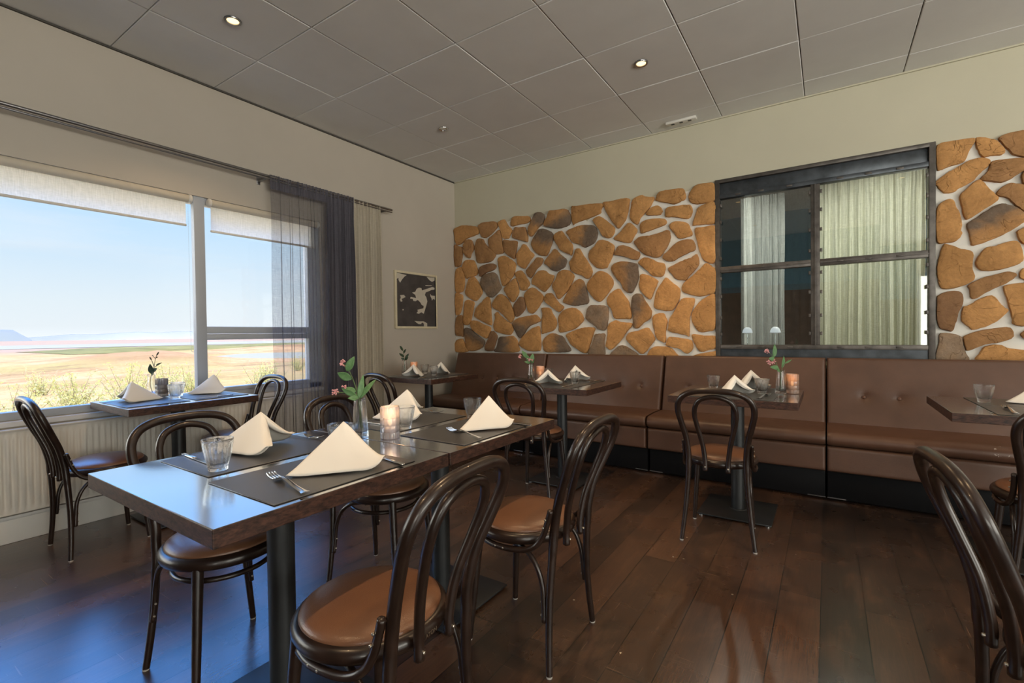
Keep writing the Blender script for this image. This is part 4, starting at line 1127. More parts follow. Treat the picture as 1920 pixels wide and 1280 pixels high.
curtain('sheer_curtain', 'white sheer curtain behind the left pane of the interior window', -0.63, -0.30, 2.26, 0.80, 'sheer_white', bunch(30, 4), 0.016, YC + 0.05, head=0.08, axis='x', seedv=4)
curtain('sheer_curtain', 'thin black net across the left pane of the interior window', -0.54, -0.06, 2.28, 0.80, 'sheer_thin', bunch(46, 5), 0.020, YC + 0.02, head=0.10, axis='x', seedv=8)
curtain('sheer_curtain', 'cream sheer curtain filling the right pane of the interior window', -0.08, 0.592, 2.27, 0.80, 'sheer_cream', bunch(56, 12), 0.024, YC + 0.02, head=0.11, axis='x', seedv=6)
def dome_lamp(x, label):
    t = thing('table_lamp', label, 'lamp', (x, YB + 0.085, 0.875), group='dome table lamps behind the interior window')
    MB().lathe([(0.0, 0.262), (0.012, 0.2615), (0.026, 0.252), (0.036, 0.234), (0.040, 0.214), (0.0385, 0.214), (0.034, 0.232), (0.024, 0.249), (0.0, 0.258)], 28).build('lamp_shade', 'lamp_shade_white', t)
    MB().tube([(0, 0, 0.012), (0, 0, 0.25)], 0.004, 10).build('stem', 'chrome', t)
    MB().lathe([(0.0, 0.0), (0.034, 0.0), (0.034, 0.008), (0.0, 0.012)], 24).build('base', 'black_metal', t)
    MB().lathe([(0.0, 0.206), (0.024, 0.206), (0.026, 0.214), (0.0, 0.216)], 20).build('diffuser', 'plastic_white', t)
dome_lamp(-0.568, 'left white dome table lamp behind the interior window')
dome_lamp(-0.360, 'right white dome table lamp behind the interior window')

# ------------------------------------------------------------------ banquette along the back wall
def pillow(w, h, t, r, nx, nz, dimples=()):
    """upholstered panel: X width, Z height, front towards -Y, rounded borders, buttoned dimples"""
    m = MB()
    def edge(d):
        k_ = min(1.0, max(0.0, d / r))
        return r * (1 - math.sqrt(max(0.0, 1 - (1 - k_) ** 2)))
    def warp(u):   # denser towards the borders
        return u + 0.11 * math.sin(2 * PI * (u - 0.5))
    def fn(u, v):
        x, z = (warp(u) - 0.5) * w, warp(v) * h
        d = min(edge(min(x + w / 2, w / 2 - x)) + edge(min(z, h - z)), r * 1.15)
        for bx, bz in dimples:
            q = math.hypot((x - bx), (z - bz))
            d += 0.016 * math.exp(-(q / 0.022) ** 2) + 0.005 * math.exp(-(q / 0.06) ** 2)
            if abs(z - bz) < 0.02 or True:
                d += 0.0022 * math.exp(-((z - bz) / 0.018) ** 2) * math.exp(-(abs(x - bx) / 0.07) ** 2)
        return (x, d, z)
    m.grid(fn, nx, nz)
    b = len(m.v)
    w_ = nx + 1
    border = [i for i in range(w_)] + [j * w_ + nx for j in range(1, nz + 1)] + [nz * w_ + i for i in range(nx - 1, -1, -1)] + [j * w_ for j in range(nz - 1, 0, -1)]
    m.v += [(m.v[i][0], t, m.v[i][2]) for i in border]
    n = len(border)
    for i in range(n):
        l = (i + 1) % n
        m.f.append((border[i], b + i, b + l, border[l]))
        m.mi.append(0)
    m.f.append(tuple(b + i for i in range(n)))
    m.mi.append(0)
    return m
SEG = 1.162
def banquette(x0, label, worn=False):
    t = thing('banquette_section', label, 'bench seat', (x0, 3.62, 0), group='brown leather banquette sections along the back wall')
    w = SEG - 0.007
    lm = 'banquette_leather'
    # backrest leans back slightly
    bt = math.atan2(0.15, 0.50)
    dim = [(-w / 2 + 0.212 + 0.192 * i, 0.235) for i in range(5)]
    bk = pillow(w, 0.515, 0.11, 0.022, 96, 44, dim)
    M_ = Matrix.Translation((w / 2, 0.375, 0.415)) @ Matrix.Rotation(-bt, 4, 'X')
    bk.v = [tuple(M_ @ Vector(v)) for v in bk.v]
    bko = bk.build('backrest', lm, t, smooth=70)
    for bx, bz in dim:
        p = M_ @ Vector((bx, 0.013, bz))
        b = MB().lathe([(0.0, 0.0065), (0.006, 0.0055), (0.0105, 0.002), (0.011, -0.002), (0.0, -0.002)], 14).build('button', 'button_leather', bko)
        b.matrix_local = Matrix.Translation(p) @ Matrix.Rotation(PI / 2 - bt, 4, 'X')
    # seat cushion: bull-nosed profile
    prof = []
    for i in range(11):
        a = -PI / 2 + PI * i / 10
        prof.append((0.046 - 0.052 * math.cos(a), 0.408 + 0.047 * math.sin(a)))
    prof = prof + [(0.20, 0.459), (0.46, 0.452), (0.46, 0.361)]
    m = MB()
    n = len(prof)
    cy_, cz_ = 0.22, 0.41
    st = ((0.0, 0.90), (0.006, 0.965), (0.016, 0.99), (0.035, 1.0), (w / 2, 1.0), (w - 0.035, 1.0), (w - 0.016, 0.99), (w - 0.006, 0.965), (w, 0.90))
    vs, fs = [], []
    for x, sc in st:
        for y, z in prof:
            vs.append((x, cy_ + (y - cy_) * (1 - (1 - sc) * 0.25), cz_ + (z - cz_) * sc))
    for i in range(len(st) - 1):
        for j in range(n):
            l = (j + 1) % n
            fs.append((i * n + j, i * n + l, (i + 1) * n + l, (i + 1) * n + j))
    fs += [tuple(range(n))[::-1], tuple((len(st) - 1) * n + j for j in range(n))]
    m.add(vs, fs)
    m.build('seat_cushion', 'banquette_leather_worn' if worn else lm, t, smooth=50)
    fp = pillow(w, 0.160, 0.05, 0.012, 60, 12)
    fp.v = [(x + w / 2, y + 0.012, z + 0.199) for x, y, z in fp.v]
    fp.build('front_panel', lm, t, smooth=60)
    MB().box((0.002, 0.07, 0.012), (w - 0.002, 0.60, 0.199), 0.002).build('plinth', 'plinth_black', t)
    MB().box((0.0, 0.066, 0.014), (0.10, 0.071, 0.020)).box((w - 0.10, 0.066, 0.014), (w, 0.071, 0.020)).build('plinth_clip', 'rod_steel', t)
    MB().box((0.004, 0.47, 0.199), (w - 0.004, 0.735, 0.40), 0.004).box((0.004, 0.655, 0.39), (w - 0.004, 0.735, 0.885), 0.004).build('frame', 'plinth_black', t)
    return t
BL = ['brown leather banquette section in the left corner behind the corner table', 'brown leather banquette section behind the second wall table from the left',
      'brown leather banquette section left of centre under the dark window frame', 'scuffed brown leather banquette section under the right stone wall', 'brown leather banquette section past the right edge of the stone wall']
for i, x in enumerate((-3.505, -2.338, -1.168, -0.004, 1.162)):
    banquette(x, BL[i], worn=(i == 3))

# ------------------------------------------------------------------ dining tables
TH = 0.728
def table(x0, x1, y0, y1, label, base=0.40, grain_y=True):
    cx_, cy_ = (x0 + x1) / 2, (y0 + y1) / 2
    t = thing('dining_table', label, 'table', (cx_, cy_, 0), group='square dark wood dining tables on black columns')
    hx, hy = (x1 - x0) / 2, (y1 - y0) / 2
    m = MB()
    m.box((-hx, -hy, TH - 0.041), (hx, hy, TH), 0.0022, 2)
    o = m.build('table_top', ['table_edge_wood', 'table_top_wood'], t, smooth=0)
    for p in o.data.polygons:
        if p.normal.z > 0.9:
            p.material_index = 1
    MB().lathe([(0.038, 0.012), (0.038, TH - 0.048)], 32).lathe([(0.0, TH - 0.048), (0.11, TH - 0.048), (0.11, TH - 0.0415), (0.0, TH - 0.0415)], 24).build('column', 'black_metal', t)
    b = base / 2
    bp = MB().box((-b, -b, 0.007), (b, b, 0.016), 0.003)
    bp.lathe([(0.0, 0.022), (0.046, 0.021), (0.052, 0.0155), (0.0, 0.0155)], 28)
    bp.build('base_plate', 'black_metal', t)
    for sx in (-1, 1):
        for sy in (-1, 1):
            MB().lathe([(0.0, 0.0), (0.013, 0.0), (0.013, 0.0068), (0.0, 0.0068)], 14, None, sx * (b - 0.022), sy * (b - 0.022)).build('foot', 'chrome', t)
    return t
T1 = (-1.733, -1.005, 0.441, 1.137)
T2 = (-1.728, -1.003, 1.141, 1.836)
TW = (-3.700, -3.098, 0.962, 1.655)
TC = (-3.440, -2.772, 2.930, 3.570)
TM = (-2.020, -1.325, 2.868, 3.500)
TR = (-0.796, -0.127, 2.862, 3.500)
TF = (0.462, 1.140, 2.852, 3.505)
table(*T1, 'near dark wood table of the two joined tables')
table(*T2, 'far dark wood table of the two joined tables')
table(*TW, 'dark wood table by the large window')
table(*TC, 'dark wood table in the corner by the cream drape')
table(*TM, 'dark wood table before the banquette with napkins and flowers, second from left')
table(*TR, 'dark wood table before the banquette below the interior window')
table(*TF, 'dark wood table at the right end before the scuffed banquette')

# ------------------------------------------------------------------ bentwood chairs
def chair_parts(t, ring):
    # seat: bent ring with an upholstered dome
    MB().lathe([(0.150, 0.398), (0.172, 0.396), (0.183, 0.402), (0.188, 0.413), (0.187, 0.424), (0.180, 0.433), (0.170, 0.437), (0.160, 0.436), (0.150, 0.430)], 64, closed=True).build('seat_frame', 'bentwood', t, smooth=60)
    MB().lathe([(0.0, 0.404), (0.155, 0.404), (0.1695, 0.432), (0.1710, 0.438), (0.1680, 0.4445), (0.155, 0.4525), (0.128, 0.4605), (0.085, 0.4655), (0.040, 0.4675), (0.0, 0.468)], 64).build('seat_cushion', 'seat_leather', t, smooth=60)
    # outer hoop, continuing into the rear legs
    up = [(-0.138, -0.190, 0.400), (-0.137, -0.196, 0.470), (-0.146, -0.216, 0.560), (-0.164, -0.247, 0.640), (-0.1755, -0.271, 0.700), (-0.170, -0.289, 0.748), (-0.140, -0.302, 0.787), (-0.082, -0.309, 0.808)]
    full = up + [(0, -0.311, 0.813)] + [(-x, y, z) for x, y, z in up[::-1]]
    MB().tube(cat(full, 6), 0.0150, 14, round_ends=False).build('back_hoop', 'bentwood', t, smooth=60)
    inn = [(-0.054, -0.198, 0.388), (-0.055, -0.199, 0.440), (-0.066, -0.214, 0.530), (-0.087, -0.246, 0.625), (-0.096, -0.268, 0.685), (-0.089, -0.284, 0.732), (-0.062, -0.296, 0.767)]
    full = inn + [(0, -0.3010, 0.783)] + [(-x, y, z) for x, y, z in inn[::-1]]
    io = MB().tube(cat(full, 6), 0.0122, 12).build('inner_hoop', 'bentwood', t, smooth=60)
    for s_ in (-1, 1):
        MB().tube([(s_ * 0.054, -0.209, 0.408), (s_ * 0.054, -0.2135, 0.408)], 0.0042, 10).build('screw', 'screw', io)
    for s_ in (-1, 1):
        p = cat([(s_ * 0.138, -0.190, 0.402), (s_ * 0.139, -0.187, 0.36), (s_ * 0.148, -0.182, 0.24), (s_ * 0.160, -0.184, 0.12), (s_ * 0.174, -0.191, 0.006)], 6)
        n_ = len(p)
        lg = MB().tube(p, [0.0148 - 0.0040 * i / (n_ - 1) for i in range(n_)], 12, round_ends=False).build('leg', 'bentwood', t, smooth=60)
        MB().lathe([(0.0, 0.0), (0.0098, 0.0), (0.0108, 0.0065), (0.0, 0.0065)], 12, None, s_ * 0.1745, -0.1912).build('glide', 'glide', lg)
        p = [(s_ * (0.128 + 0.027 * i / 9), 0.112 + 0.034 * i / 9, 0.405 - 0.399 * i / 9) for i in range(10)]
        lg = MB().tube(p, [0.0165 - 0.0055 * i / 9 for i in range(10)], 12, round_ends=False).build('leg', 'bentwood', t, smooth=60)
        MB().lathe([(0.0, 0.0), (0.0100, 0.0), (0.0108, 0.0065), (0.0, 0.0065)], 12, None, s_ * 0.155, 0.146).build('glide', 'glide', lg)
        # curved brace from the seat ring down to the rear leg
        q = cat([(s_ * 0.128, -0.030, 0.388), (s_ * 0.142, -0.085, 0.380), (s_ * 0.150, -0.130, 0.345), (s_ * 0.152, -0.156, 0.285), (s_ * 0.155, -0.163, 0.215), (s_ * 0.160, -0.166, 0.165)], 5)
        b_ = MB().tube(q, [0.0085] * len(q), 10).build('leg_brace', 'bentwood', t, smooth=60)
        for z, x, y in ((0.225, 0.1545, -0.1545), (0.185, 0.158, -0.1565)):
            MB().tube([(s_ * x, y, z), (s_ * x, y + 0.003, z)], 0.0036, 8).build('screw', 'screw', b_)
        # arm brace: under the seat rim, sweeping back and up the hoop
        if ring:
            continue
        q = cat([(s_ * 0.158, 0.070, 0.385), (s_ * 0.171, 0.020, 0.382), (s_ * 0.174, -0.040, 0.383), (s_ * 0.170, -0.100, 0.390), (s_ * 0.164, -0.142, 0.412), (s_ * 0.160, -0.168, 0.452), (s_ * 0.160, -0.186, 0.505), (s_ * 0.162, -0.196, 0.535)], 5)
        b_ = MB().tube(q, [0.0100] * len(q), 10).build('arm_brace', 'bentwood', t, smooth=60)
        for x, y, z, nx, ny in ((0.173, -0.172, 0.478, 1, 0.3), (0.173, -0.180, 0.505, 1, 0.3), (0.182, 0.010, 0.383, 1, 0.05), (0.184, -0.022, 0.383, 1, 0)):
            x2 = x - 0.0035
            MB().tube([(s_ * x2, y, z), (s_ * (x2 + 0.0028), y, z)], 0.0036, 8).build('screw', 'screw', b_)
    if ring:
        m = MB()
        m.tube([(0.146 * math.cos(a), -0.012 + 0.146 * math.sin(a), 0.352) for a in [2 * PI * i / 48 for i in range(48)]], 0.0085, 10, closed=True)
        m.build('ring_stretcher', 'bentwood', t, smooth=60)
def chair_maker(ring):
    def f():
        t = thing('bentwood_chair', '', 'chair', group='dark bentwood chairs with brown leather seats')
        chair_parts(t, ring)
        return t
    return Maker(f)
mk_arm, mk_ring = chair_maker(False), chair_maker(True)
CH = [
    ('b', -0.954, 0.784, 1.643, 'bentwood chair nearest the camera at the near end of the joined tables'),
    ('a', -0.940, 1.483, 1.587, 'bentwood chair right of the joined tables, half in warm light'),
    ('r', -1.699, 0.786, -1.603, 'bentwood chair tucked under the window side of the near joined table'),
    ('r', -1.668, 1.465, -1.320, 'bentwood chair behind the pink flowers at the joined tables'),
    ('a', -3.314, 0.917, 0.0, 'bentwood chair with its back to the radiator end of the window table'),
    ('a', -3.400, 1.635, 3.174, 'bentwood chair at the far side of the window table before the sheer curtain'),
    ('a', -2.794, 2.680, -0.064, 'bentwood chair before the corner table and cream drape'),
    ('a', -1.686, 2.833, 0.104, 'bentwood chair tucked against the second wall table from the left'),
    ('a', -0.491, 2.785, 0.085, 'bentwood chair standing alone in front of the table below the interior window'),
    ('a', 0.765, 2.800, 0.0, 'bentwood chair at the right end table, cut by the photo edge'),
    ('a', 0.510, 1.450, -1.450, 'bentwood chair in the right foreground seen from behind its hoop'),
]
for k_, x, y, rz, lab in CH:
    (mk_ring if k_ == 'r' else mk_arm)((x, y, 0), rz, lab)
# maker's mark scratched into the rim of the nearest chair
def rim_text(body, cx_, cy_, a0, r_, z, size):
    cu = bpy.data.curves.new('rim_lettering', 'FONT')
    cu.body = body
    cu.size = size
    cu.align_x = 'CENTER'
    cu.extrude = 0.0003
    o_ = bpy.data.objects.new('rim_lettering', cu)
    COL.objects.link(o_)
    cu.materials.append(MT['screw'])
    o_.matrix_world = Matrix.Translation((r_ * math.cos(a0), r_ * math.sin(a0), z)) @ Matrix.Rotation(a0 + PI / 2, 4, 'Z') @ Matrix.Rotation(PI / 2, 4, 'X')
    me_ = bpy.data.meshes.new_from_object(o_.evaluated_get(bpy.context.evaluated_depsgraph_get()))
    mw = o_.matrix_world.copy()
    bpy.data.objects.remove(o_)
    o2 = bpy.data.objects.new('rim_lettering', me_)
    COL.objects.link(o2)
    o2.matrix_world = mw
    return o2
rt = rim_text('ATON', 0, 0, R(-90), 0.1885, 0.411, 0.014)
rt.parent = [o for o in bpy.data.objects if o.get('label', '').startswith('bentwood chair nearest')][0]

# ------------------------------------------------------------------ tableware
def f_mat(w, d):
    def f():
        o = MB().box((-w / 2, -d / 2, 0.0), (w / 2, d / 2, 0.0028), 0.0012, 1).build('placemat', 'placemat_leather')
        return tag(o, '', 'placemat', 'dark leather placemats')
    return Maker(f)
def f_tumbler():
    t = thing('tumbler', '', 'glass', group='fluted glass tumblers')
    N = 14
    ro = [(0.0, 0.0), (0.0215, 0.0), (0.0245, 0.002), (0.0255, 0.008), (0.0262, 0.016), (0.0300, 0.030), (0.0345, 0.048), (0.0372, 0.064), (0.0388, 0.074), (0.0398, 0.083), (0.0403, 0.0875), (0.0396, 0.0895)]
    ri = [(0.0386, 0.0885), (0.0380, 0.080), (0.0350, 0.062), (0.0312, 0.044), (0.0262, 0.026), (0.0200, 0.0185), (0.0, 0.0165)]
    def rf(r_, z, a, i):
        if i < len(ro) and 0.004 < z < 0.078 and r_ > 0.02:
            k_ = math.sin(PI * (z - 0.004) / 0.074) ** 0.5
            return r_ * (1 - 0.085 * k_ * (1 - abs(math.sin(N * a / 2))) ** 1.2)
        return r_
    MB().lathe(ro + ri, N * 8, rf).build('glass_body', 'clear_glass', t, smooth=60)
    return t
def f_tumbler_obj():
    N = 14
    t = f_tumbler()
    return t
mk_tumbler = Maker(f_tumbler)
def f_vase():
    t = thing('bud_vase', '', 'vase', group='slim clear glass bud vases')
    pr = [(0.0, 0.0), (0.0270, 0.0), (0.0295, 0.003), (0.0295, 0.010), (0.0270, 0.050), (0.0240, 0.095), (0.0215, 0.130), (0.0205, 0.142), (0.0198, 0.1432),
          (0.0190, 0.142), (0.0198, 0.130), (0.0222, 0.095), (0.0248, 0.052), (0.0265, 0.026), (0.020, 0.020), (0.0, 0.0185)]
    MB().lathe(pr, 40).build('glass_body', 'clear_glass', t, smooth=60)
    return t
mk_vase = Maker(f_vase)
def f_candle(glass, lit):
    def f():
        t = thing('candle_holder', '', 'candle holder', group='faceted glass candle holders')
        N = 12
        ro = [(0.0, 0.0), (0.031, 0.0), (0.0345, 0.003), (0.035, 0.008), (0.035, 0.012), (0.0352, 0.022), (0.0338, 0.0245), (0.0352, 0.027), (0.0352, 0.047), (0.0338, 0.050), (0.0352, 0.053), (0.0352, 0.074), (0.0338, 0.077), (0.0352, 0.080), (0.0352, 0.100), (0.0346, 0.106), (0.035, 0.112), (0.0340, 0.1165)]
        ri = [(0.0318, 0.1165), (0.0312, 0.110), (0.0312, 0.020), (0.026, 0.015), (0.0, 0.0145)]
        def rf(r_, z, a, i):
            if i < len(ro) and r_ > 0.02:
                s_ = (a * N / (2 * PI)) % 1.0
                return r_ * (1 - 0.040 * (2 * s_ - 1) ** 4)
            return r_
        MB().lathe(ro + ri, N * 6, rf).build('glass_body', glass, t, smooth=35)
        c_ = MB().lathe([(0.0, 0.0155), (0.0185, 0.0155), (0.0190, 0.018), (0.0190, 0.036), (0.017, 0.038), (0.0, 0.0365)], 20).build('candle', 'candle_wax', t)
        MB().tube([(0, 0, 0.036), (0.0006, 0, 0.045)], 0.0009, 6).build('wick', 'plastic_black', c_)
        if lit:
            MB().lathe([(0.0, 0.043), (0.0055, 0.050), (0.0075, 0.058), (0.0055, 0.070), (0.0025, 0.080), (0.0, 0.086)], 14).build('flame', 'flame_glow', c_)
            d = bpy.data.lights.new('candle_light', 'POINT')
            d.energy = 0.22 if glass == 'frosted_glass' else 0.10
            d.color = (1.0, 0.55, 0.22)
            d.shadow_soft_size = 0.012
            o_ = bpy.data.objects.new('candle_light', d)
            COL.objects.link(o_)
            o_.parent = t
            o_.location = (0, 0, 0.092)
        return t
    return f
def copy_light(t):
    return t
mk_candle = Maker(f_candle('frosted_glass', True))
mk_candle_amber = Maker(f_candle('amber_glass', True))
mk_candle_smoke = Maker(f_candle('smoke_glass', False))

def f_fork():
    m = MB()
    # handle
    hp = [(0.0, -0.100, 0.0045), (0.0, -0.080, 0.0042), (0.0, -0.040, 0.0060), (0.0, 0.0, 0.0110), (0.0, 0.025, 0.0125)]
    P = cat(hp, 5)
    n_ = len(P)
    prof = []
    for i, p in enumerate(P):
        u = i / (n_ - 1)
        wd = 0.0085 * (1 - u) ** 0.9 + 0.0030 * u + (0.0012 if u < 0.12 else 0)
        prof.append((p[1], p[2], wd))
    def strip(rows, th):
        vs, fs = [], []
        for y, z, w in rows:
            vs += [(-w, y, z), (-w * 0.5, y, z + th), (w * 0.5, y, z + th), (w, y, z), (w * 0.5, y, z - th * 0.6), (-w * 0.5, y, z - th * 0.6)]
        for i in range(len(rows) - 1):
            for j in range(6):
                l = (j + 1) % 6
                fs.append((i * 6 + j, i * 6 + l, (i + 1) * 6 + l, (i + 1) * 6 + j))
        fs += [tuple(range(6))[::-1], tuple((len(rows) - 1) * 6 + j for j in range(6))]
        m.add(vs, fs)
    strip(prof, 0.0012)
    strip([(0.024, 0.0125, 0.003), (0.032, 0.0110, 0.0075), (0.040, 0.0075, 0.0105), (0.050, 0.0045, 0.0115), (0.056, 0.0038, 0.0115)], 0.0009)
    for x in (-0.0095, -0.0032, 0.0032, 0.0095):
        m.tube(cat([(x, 0.054, 0.0038), (x, 0.068, 0.0032), (x * 0.98, 0.085, 0.0048), (x * 0.96, 0.100, 0.0095)], 4), [0.0018] * 12 + [0.0010], 6)
    o = m.build('fork', 'chrome', None, smooth=50)
    return tag(o, '', 'fork', 'steel forks on the placemats')
def f_knife():
    m = MB()
    m.box((-0.0062, -0.105, 0.0), (0.0062, -0.012, 0.0055), 0.0026, 2)
    rows = [(-0.014, 0.0060, -0.0050), (0.0, 0.0060, -0.0055), (0.04, 0.0062, -0.0080), (0.085, 0.0062, -0.0085), (0.102, 0.0060, -0.0060), (0.110, 0.0050, 0.0010)]
    vs, fs = [], []
    for y, a, b in rows:
        vs += [(b, y, 0.0022), (a, y, 0.0018), (a, y, 0.0034), (b, y, 0.0026)]
    for i in range(len(rows) - 1):
        for j in range(4):
            l = (j + 1) % 4
            fs.append((i * 4 + j, i * 4 + l, (i + 1) * 4 + l, (i + 1) * 4 + j))
    fs += [(3, 2, 1, 0), tuple((len(rows) - 1) * 4 + j for j in range(4))]
    m.add(vs, fs)
    o = m.build('knife', 'chrome', None, smooth=50)
    return tag(o, '', 'knife', 'steel knives on the placemats')
mk_fork, mk_knife = Maker(f_fork), Maker(f_knife)

def napkin(x, y, rz, label, h=0.122, ln=0.225, wd=0.115, seed=1, z=TH + 0.0032, curl=0.50, lens=0.022):
    """pyramid-folded napkin: ridge A-B, two flaps; open end towards local +y"""
    rnd = random.Random(seed)
    A = Vector((rnd.uniform(-.006, .006), 0.030, h))
    B = Vector((0, -ln * 0.55, 0.0))
    obs = MB()
    for lay, (inset, sp) in enumerate(((0.0, 1.0), (0.006, 0.93))):
        for s_ in (-1, 1):
            C = Vector((s_ * wd * sp, ln * 0.42 + rnd.uniform(-.008, .008), 0.0))
            A2 = A - Vector((0, 0.004 * lay, inset))
            B2 = B + Vector((0, inset * 2, 0))
            nrm = (B2 - A2).cross(C - A2).normalized()
            if nrm.x * s_ < 0:
                nrm = -nrm
            ax = Vector((0, 1, 0))
            bulge = (0.022 if lay == 0 else 0.015) * rnd.uniform(0.8, 1.25)
            ph = rnd.uniform(0, 6)
            def fn(u, v, A2=A2, B2=B2, C=C, nrm=nrm, bulge=bulge, ph=ph, s_=s_, lay=lay):
                s = max(v, 0.0005)
                if u <= 0.84:
                    t_ = u / 0.84
                    base = B2.lerp(C, t_)
                    p = A2.lerp(base, s)
                    b_ = bulge * math.sin(PI * min(1, t_ * 0.95)) ** 0.8 * s ** 1.0 * (1 - 0.35 * s)
                    # rounded spine
                    p = p + nrm * b_
                    w_ = 0.0022 * noise.noise(Vector((t_ * 4 + ph, s * 4, ph)))
                    p = p + nrm * w_ * s
                else:
                    t_ = (u - 0.84) / 0.16
                    base = C
                    p = A2.lerp(base, s)
                    p = p + nrm * (bulge * math.sin(PI * 0.95) ** 0.8 * s * (1 - 0.35 * s))
                    k_ = math.sin(PI * min(1, s)) ** 0.7
                    # edge turns inwards in a soft curl
                    p = p + min(1.0, 5 * s) * Vector((-s_ * math.sin(t_ * PI / 2) * curl * 0.055 * (0.35 + k_), 0.010 * math.sin(t_ * PI) + (lens * k_ * (1 - math.cos(t_ * PI / 2)) * -0.6), 0.004 * t_ * (1 - s)))
                t_c = min(1.0, u / 0.84)
                rc = max(0.0, (t_c - 0.74) / 0.26)
                p = p.lerp(A2, 0.13 * rc ** 2.2 * s ** 3)
                p.z += 0.016 * max(0.0, (t_c - 0.72) / 0.28) ** 2 * s ** 5 + 0.008 * max(0.0, (0.22 - t_c) / 0.22) ** 2 * s ** 6
                p.z = max(p.z, 0.0004 + 0.0006 * lay)
                return tuple(p)
            obs.grid(fn, 26, 18)
    o = obs.build('napkin', 'napkin_cotton', None, smooth=75, solid=0.0016)
    o.location = (x, y, z)
    o.rotation_euler = (0, 0, rz)
    return tag(o, label, 'napkin', 'white napkins folded into pyramids')

def leaf(L_, W_, bend, fold=0.18):
    def fn(u, v):
        t_ = v
        w_ = W_ * math.sin(PI * min(1, t_ ** 0.85)) ** 0.85 * 0.5
        s_ = (u - 0.5) * 2
        return (s_ * w_, L_ * t_, bend * t_ * t_ * L_ + abs(s_) * w_ * fold)
    return fn
def sprig(loc, label, stems, leaves, blossoms, leafm, stemm, group='flower sprigs in the bud vases'):
    """stems: list of point lists; leaves: (pos, dir, length, width, roll); blossoms: (pos, size)"""
    t = thing('flower_sprig', label, 'flower', loc, group=group)
    for P in stems:
        p = cat(P, 6)
        MB().tube(p, [0.0022 - 0.0010 * i / (len(p) - 1) for i in range(len(p))], 7).build('stem', stemm, t)
    for pos, d, L_, W_, roll in leaves:
        o = MB().grid(leaf(L_ * 0.9, W_ * 0.85, -0.25), 6, 12).build('leaf', leafm, t, smooth=80, solid=0.0006)
        d = Vector(d).normalized()
        zn = Vector((0.25 * math.sin(roll * 5), -1.0, 0.30))
        zn = (zn - d * zn.dot(d)).normalized()
        q = Matrix((d.cross(zn), d, zn)).transposed().to_4x4()
        o.matrix_local = Matrix.Translation(pos) @ q @ Matrix.Rotation(roll * 0.45, 4, 'Y')
    rnd = random.Random(len(label))
    for pos, sz in blossoms:
        m = MB()
        for i in range(16):
            v_ = Vector((rnd.gauss(0, 1), rnd.gauss(0, 1), rnd.gauss(0, 0.8))).normalized() * sz * rnd.uniform(0.55, 1.0)
            c_ = Vector(pos) + v_
            r_ = sz * 0.26
            m.lathe([(0.0, c_.z - r_), (r_ * 0.8, c_.z - r_ * 0.5), (r_, c_.z), (r_ * 0.75, c_.z + r_ * 0.6), (0.0, c_.z + r_)], 7, None, c_.x, c_.y)
            m.tube([pos, tuple(c_)], 0.0008, 5)
        m.build('blossom', 'blossom', t, smooth=70)
    return t

# ------------------------------------------------------------------ place settings
MATS = [
    (-1.182, 0.795, 90, 'placemat under the cream napkin nearest the camera on the joined tables', 0.44),
    (-1.545, 0.820, -90, 'placemat on the window side of the near joined table under tumbler and knife', 0.44),
    (-1.180, 1.458, 90, 'placemat on the right side of the far joined table', 0.44),
    (-1.545, 1.482, -90, 'placemat on the window side of the far joined table behind the candle', 0.44),
    (-3.395, 1.135, 0, 'placemat on the window table under the nearer napkin', 0.44),
    (-3.395, 1.478, 180, 'placemat on the window table under the farther napkin', 0.44),
    (-3.100, 3.098, 0, 'placemat on the corner table, front setting', 0.44),
    (-3.100, 3.405, 180, 'placemat on the corner table, banquette setting', 0.44),
    (-1.672, 3.036, 0, 'placemat on the second wall table from left, chair side', 0.44),
    (-1.672, 3.348, 180, 'placemat on the second wall table from left, banquette side', 0.44),
    (-0.460, 3.030, 0, 'placemat at the chair side of the table below the interior window', 0.44),
    (-0.460, 3.342, 180, 'placemat at the banquette side of the table below the interior window', 0.44),
    (0.830, 3.022, 0, 'placemat with fork on the right end table', 0.44),
    (0.830, 3.340, 180, 'placemat under the tumbler on the right end table', 0.44),
]
mk_mat = f_mat(0.435, 0.31)
for x, y, rz, lab, _ in MATS:
    mk_mat((x, y, TH + 0.0003), R(rz), lab)

napkin(-1.163, 0.832, R(-12), 'cream napkin pyramid nearest the camera, beside the close fork', seed=3, ln=0.240, wd=0.122, h=0.128)
napkin(-1.595, 0.825, R(-50), 'napkin pyramid behind the tumbler at the window side of the near joined table', seed=4, ln=0.250, wd=0.128, h=0.124)
napkin(-1.600, 1.492, R(-48), 'white napkin pyramid behind the candle on the far joined table', seed=5, ln=0.225, wd=0.115, h=0.130)
napkin(-1.149, 1.508, R(-11), 'cream napkin pyramid on the right of the far joined table', seed=6, ln=0.225, wd=0.108, h=0.126)
napkin(-3.440, 1.118, R(172), 'bluish white napkin pyramid at the near end of the window table', seed=7, wd=0.11, h=0.118)
napkin(-3.470, 1.520, R(-16), 'napkin pyramid at the far end of the window table by the window post', seed=8, wd=0.105, h=0.125)
napkin(-3.105, 3.085, R(-172), 'front napkin pyramid on the corner table', seed=9, wd=0.11, h=0.115)
napkin(-3.060, 3.395, R(-165), 'rear napkin pyramid on the corner table by the banquette back', seed=10, wd=0.11, h=0.118)
napkin(-1.722, 3.060, R(-152), 'napkin pyramid with open front on the second wall table, chair side', seed=11, wd=0.115, h=0.110)
napkin(-1.672, 3.380, R(-125), 'napkin pyramid behind a tumbler on the second wall table, banquette side', seed=12, wd=0.115, h=0.122)
napkin(-0.480, 3.075, R(-140), 'front napkin pyramid on the table below the interior window', seed=13, wd=0.105, h=0.115)
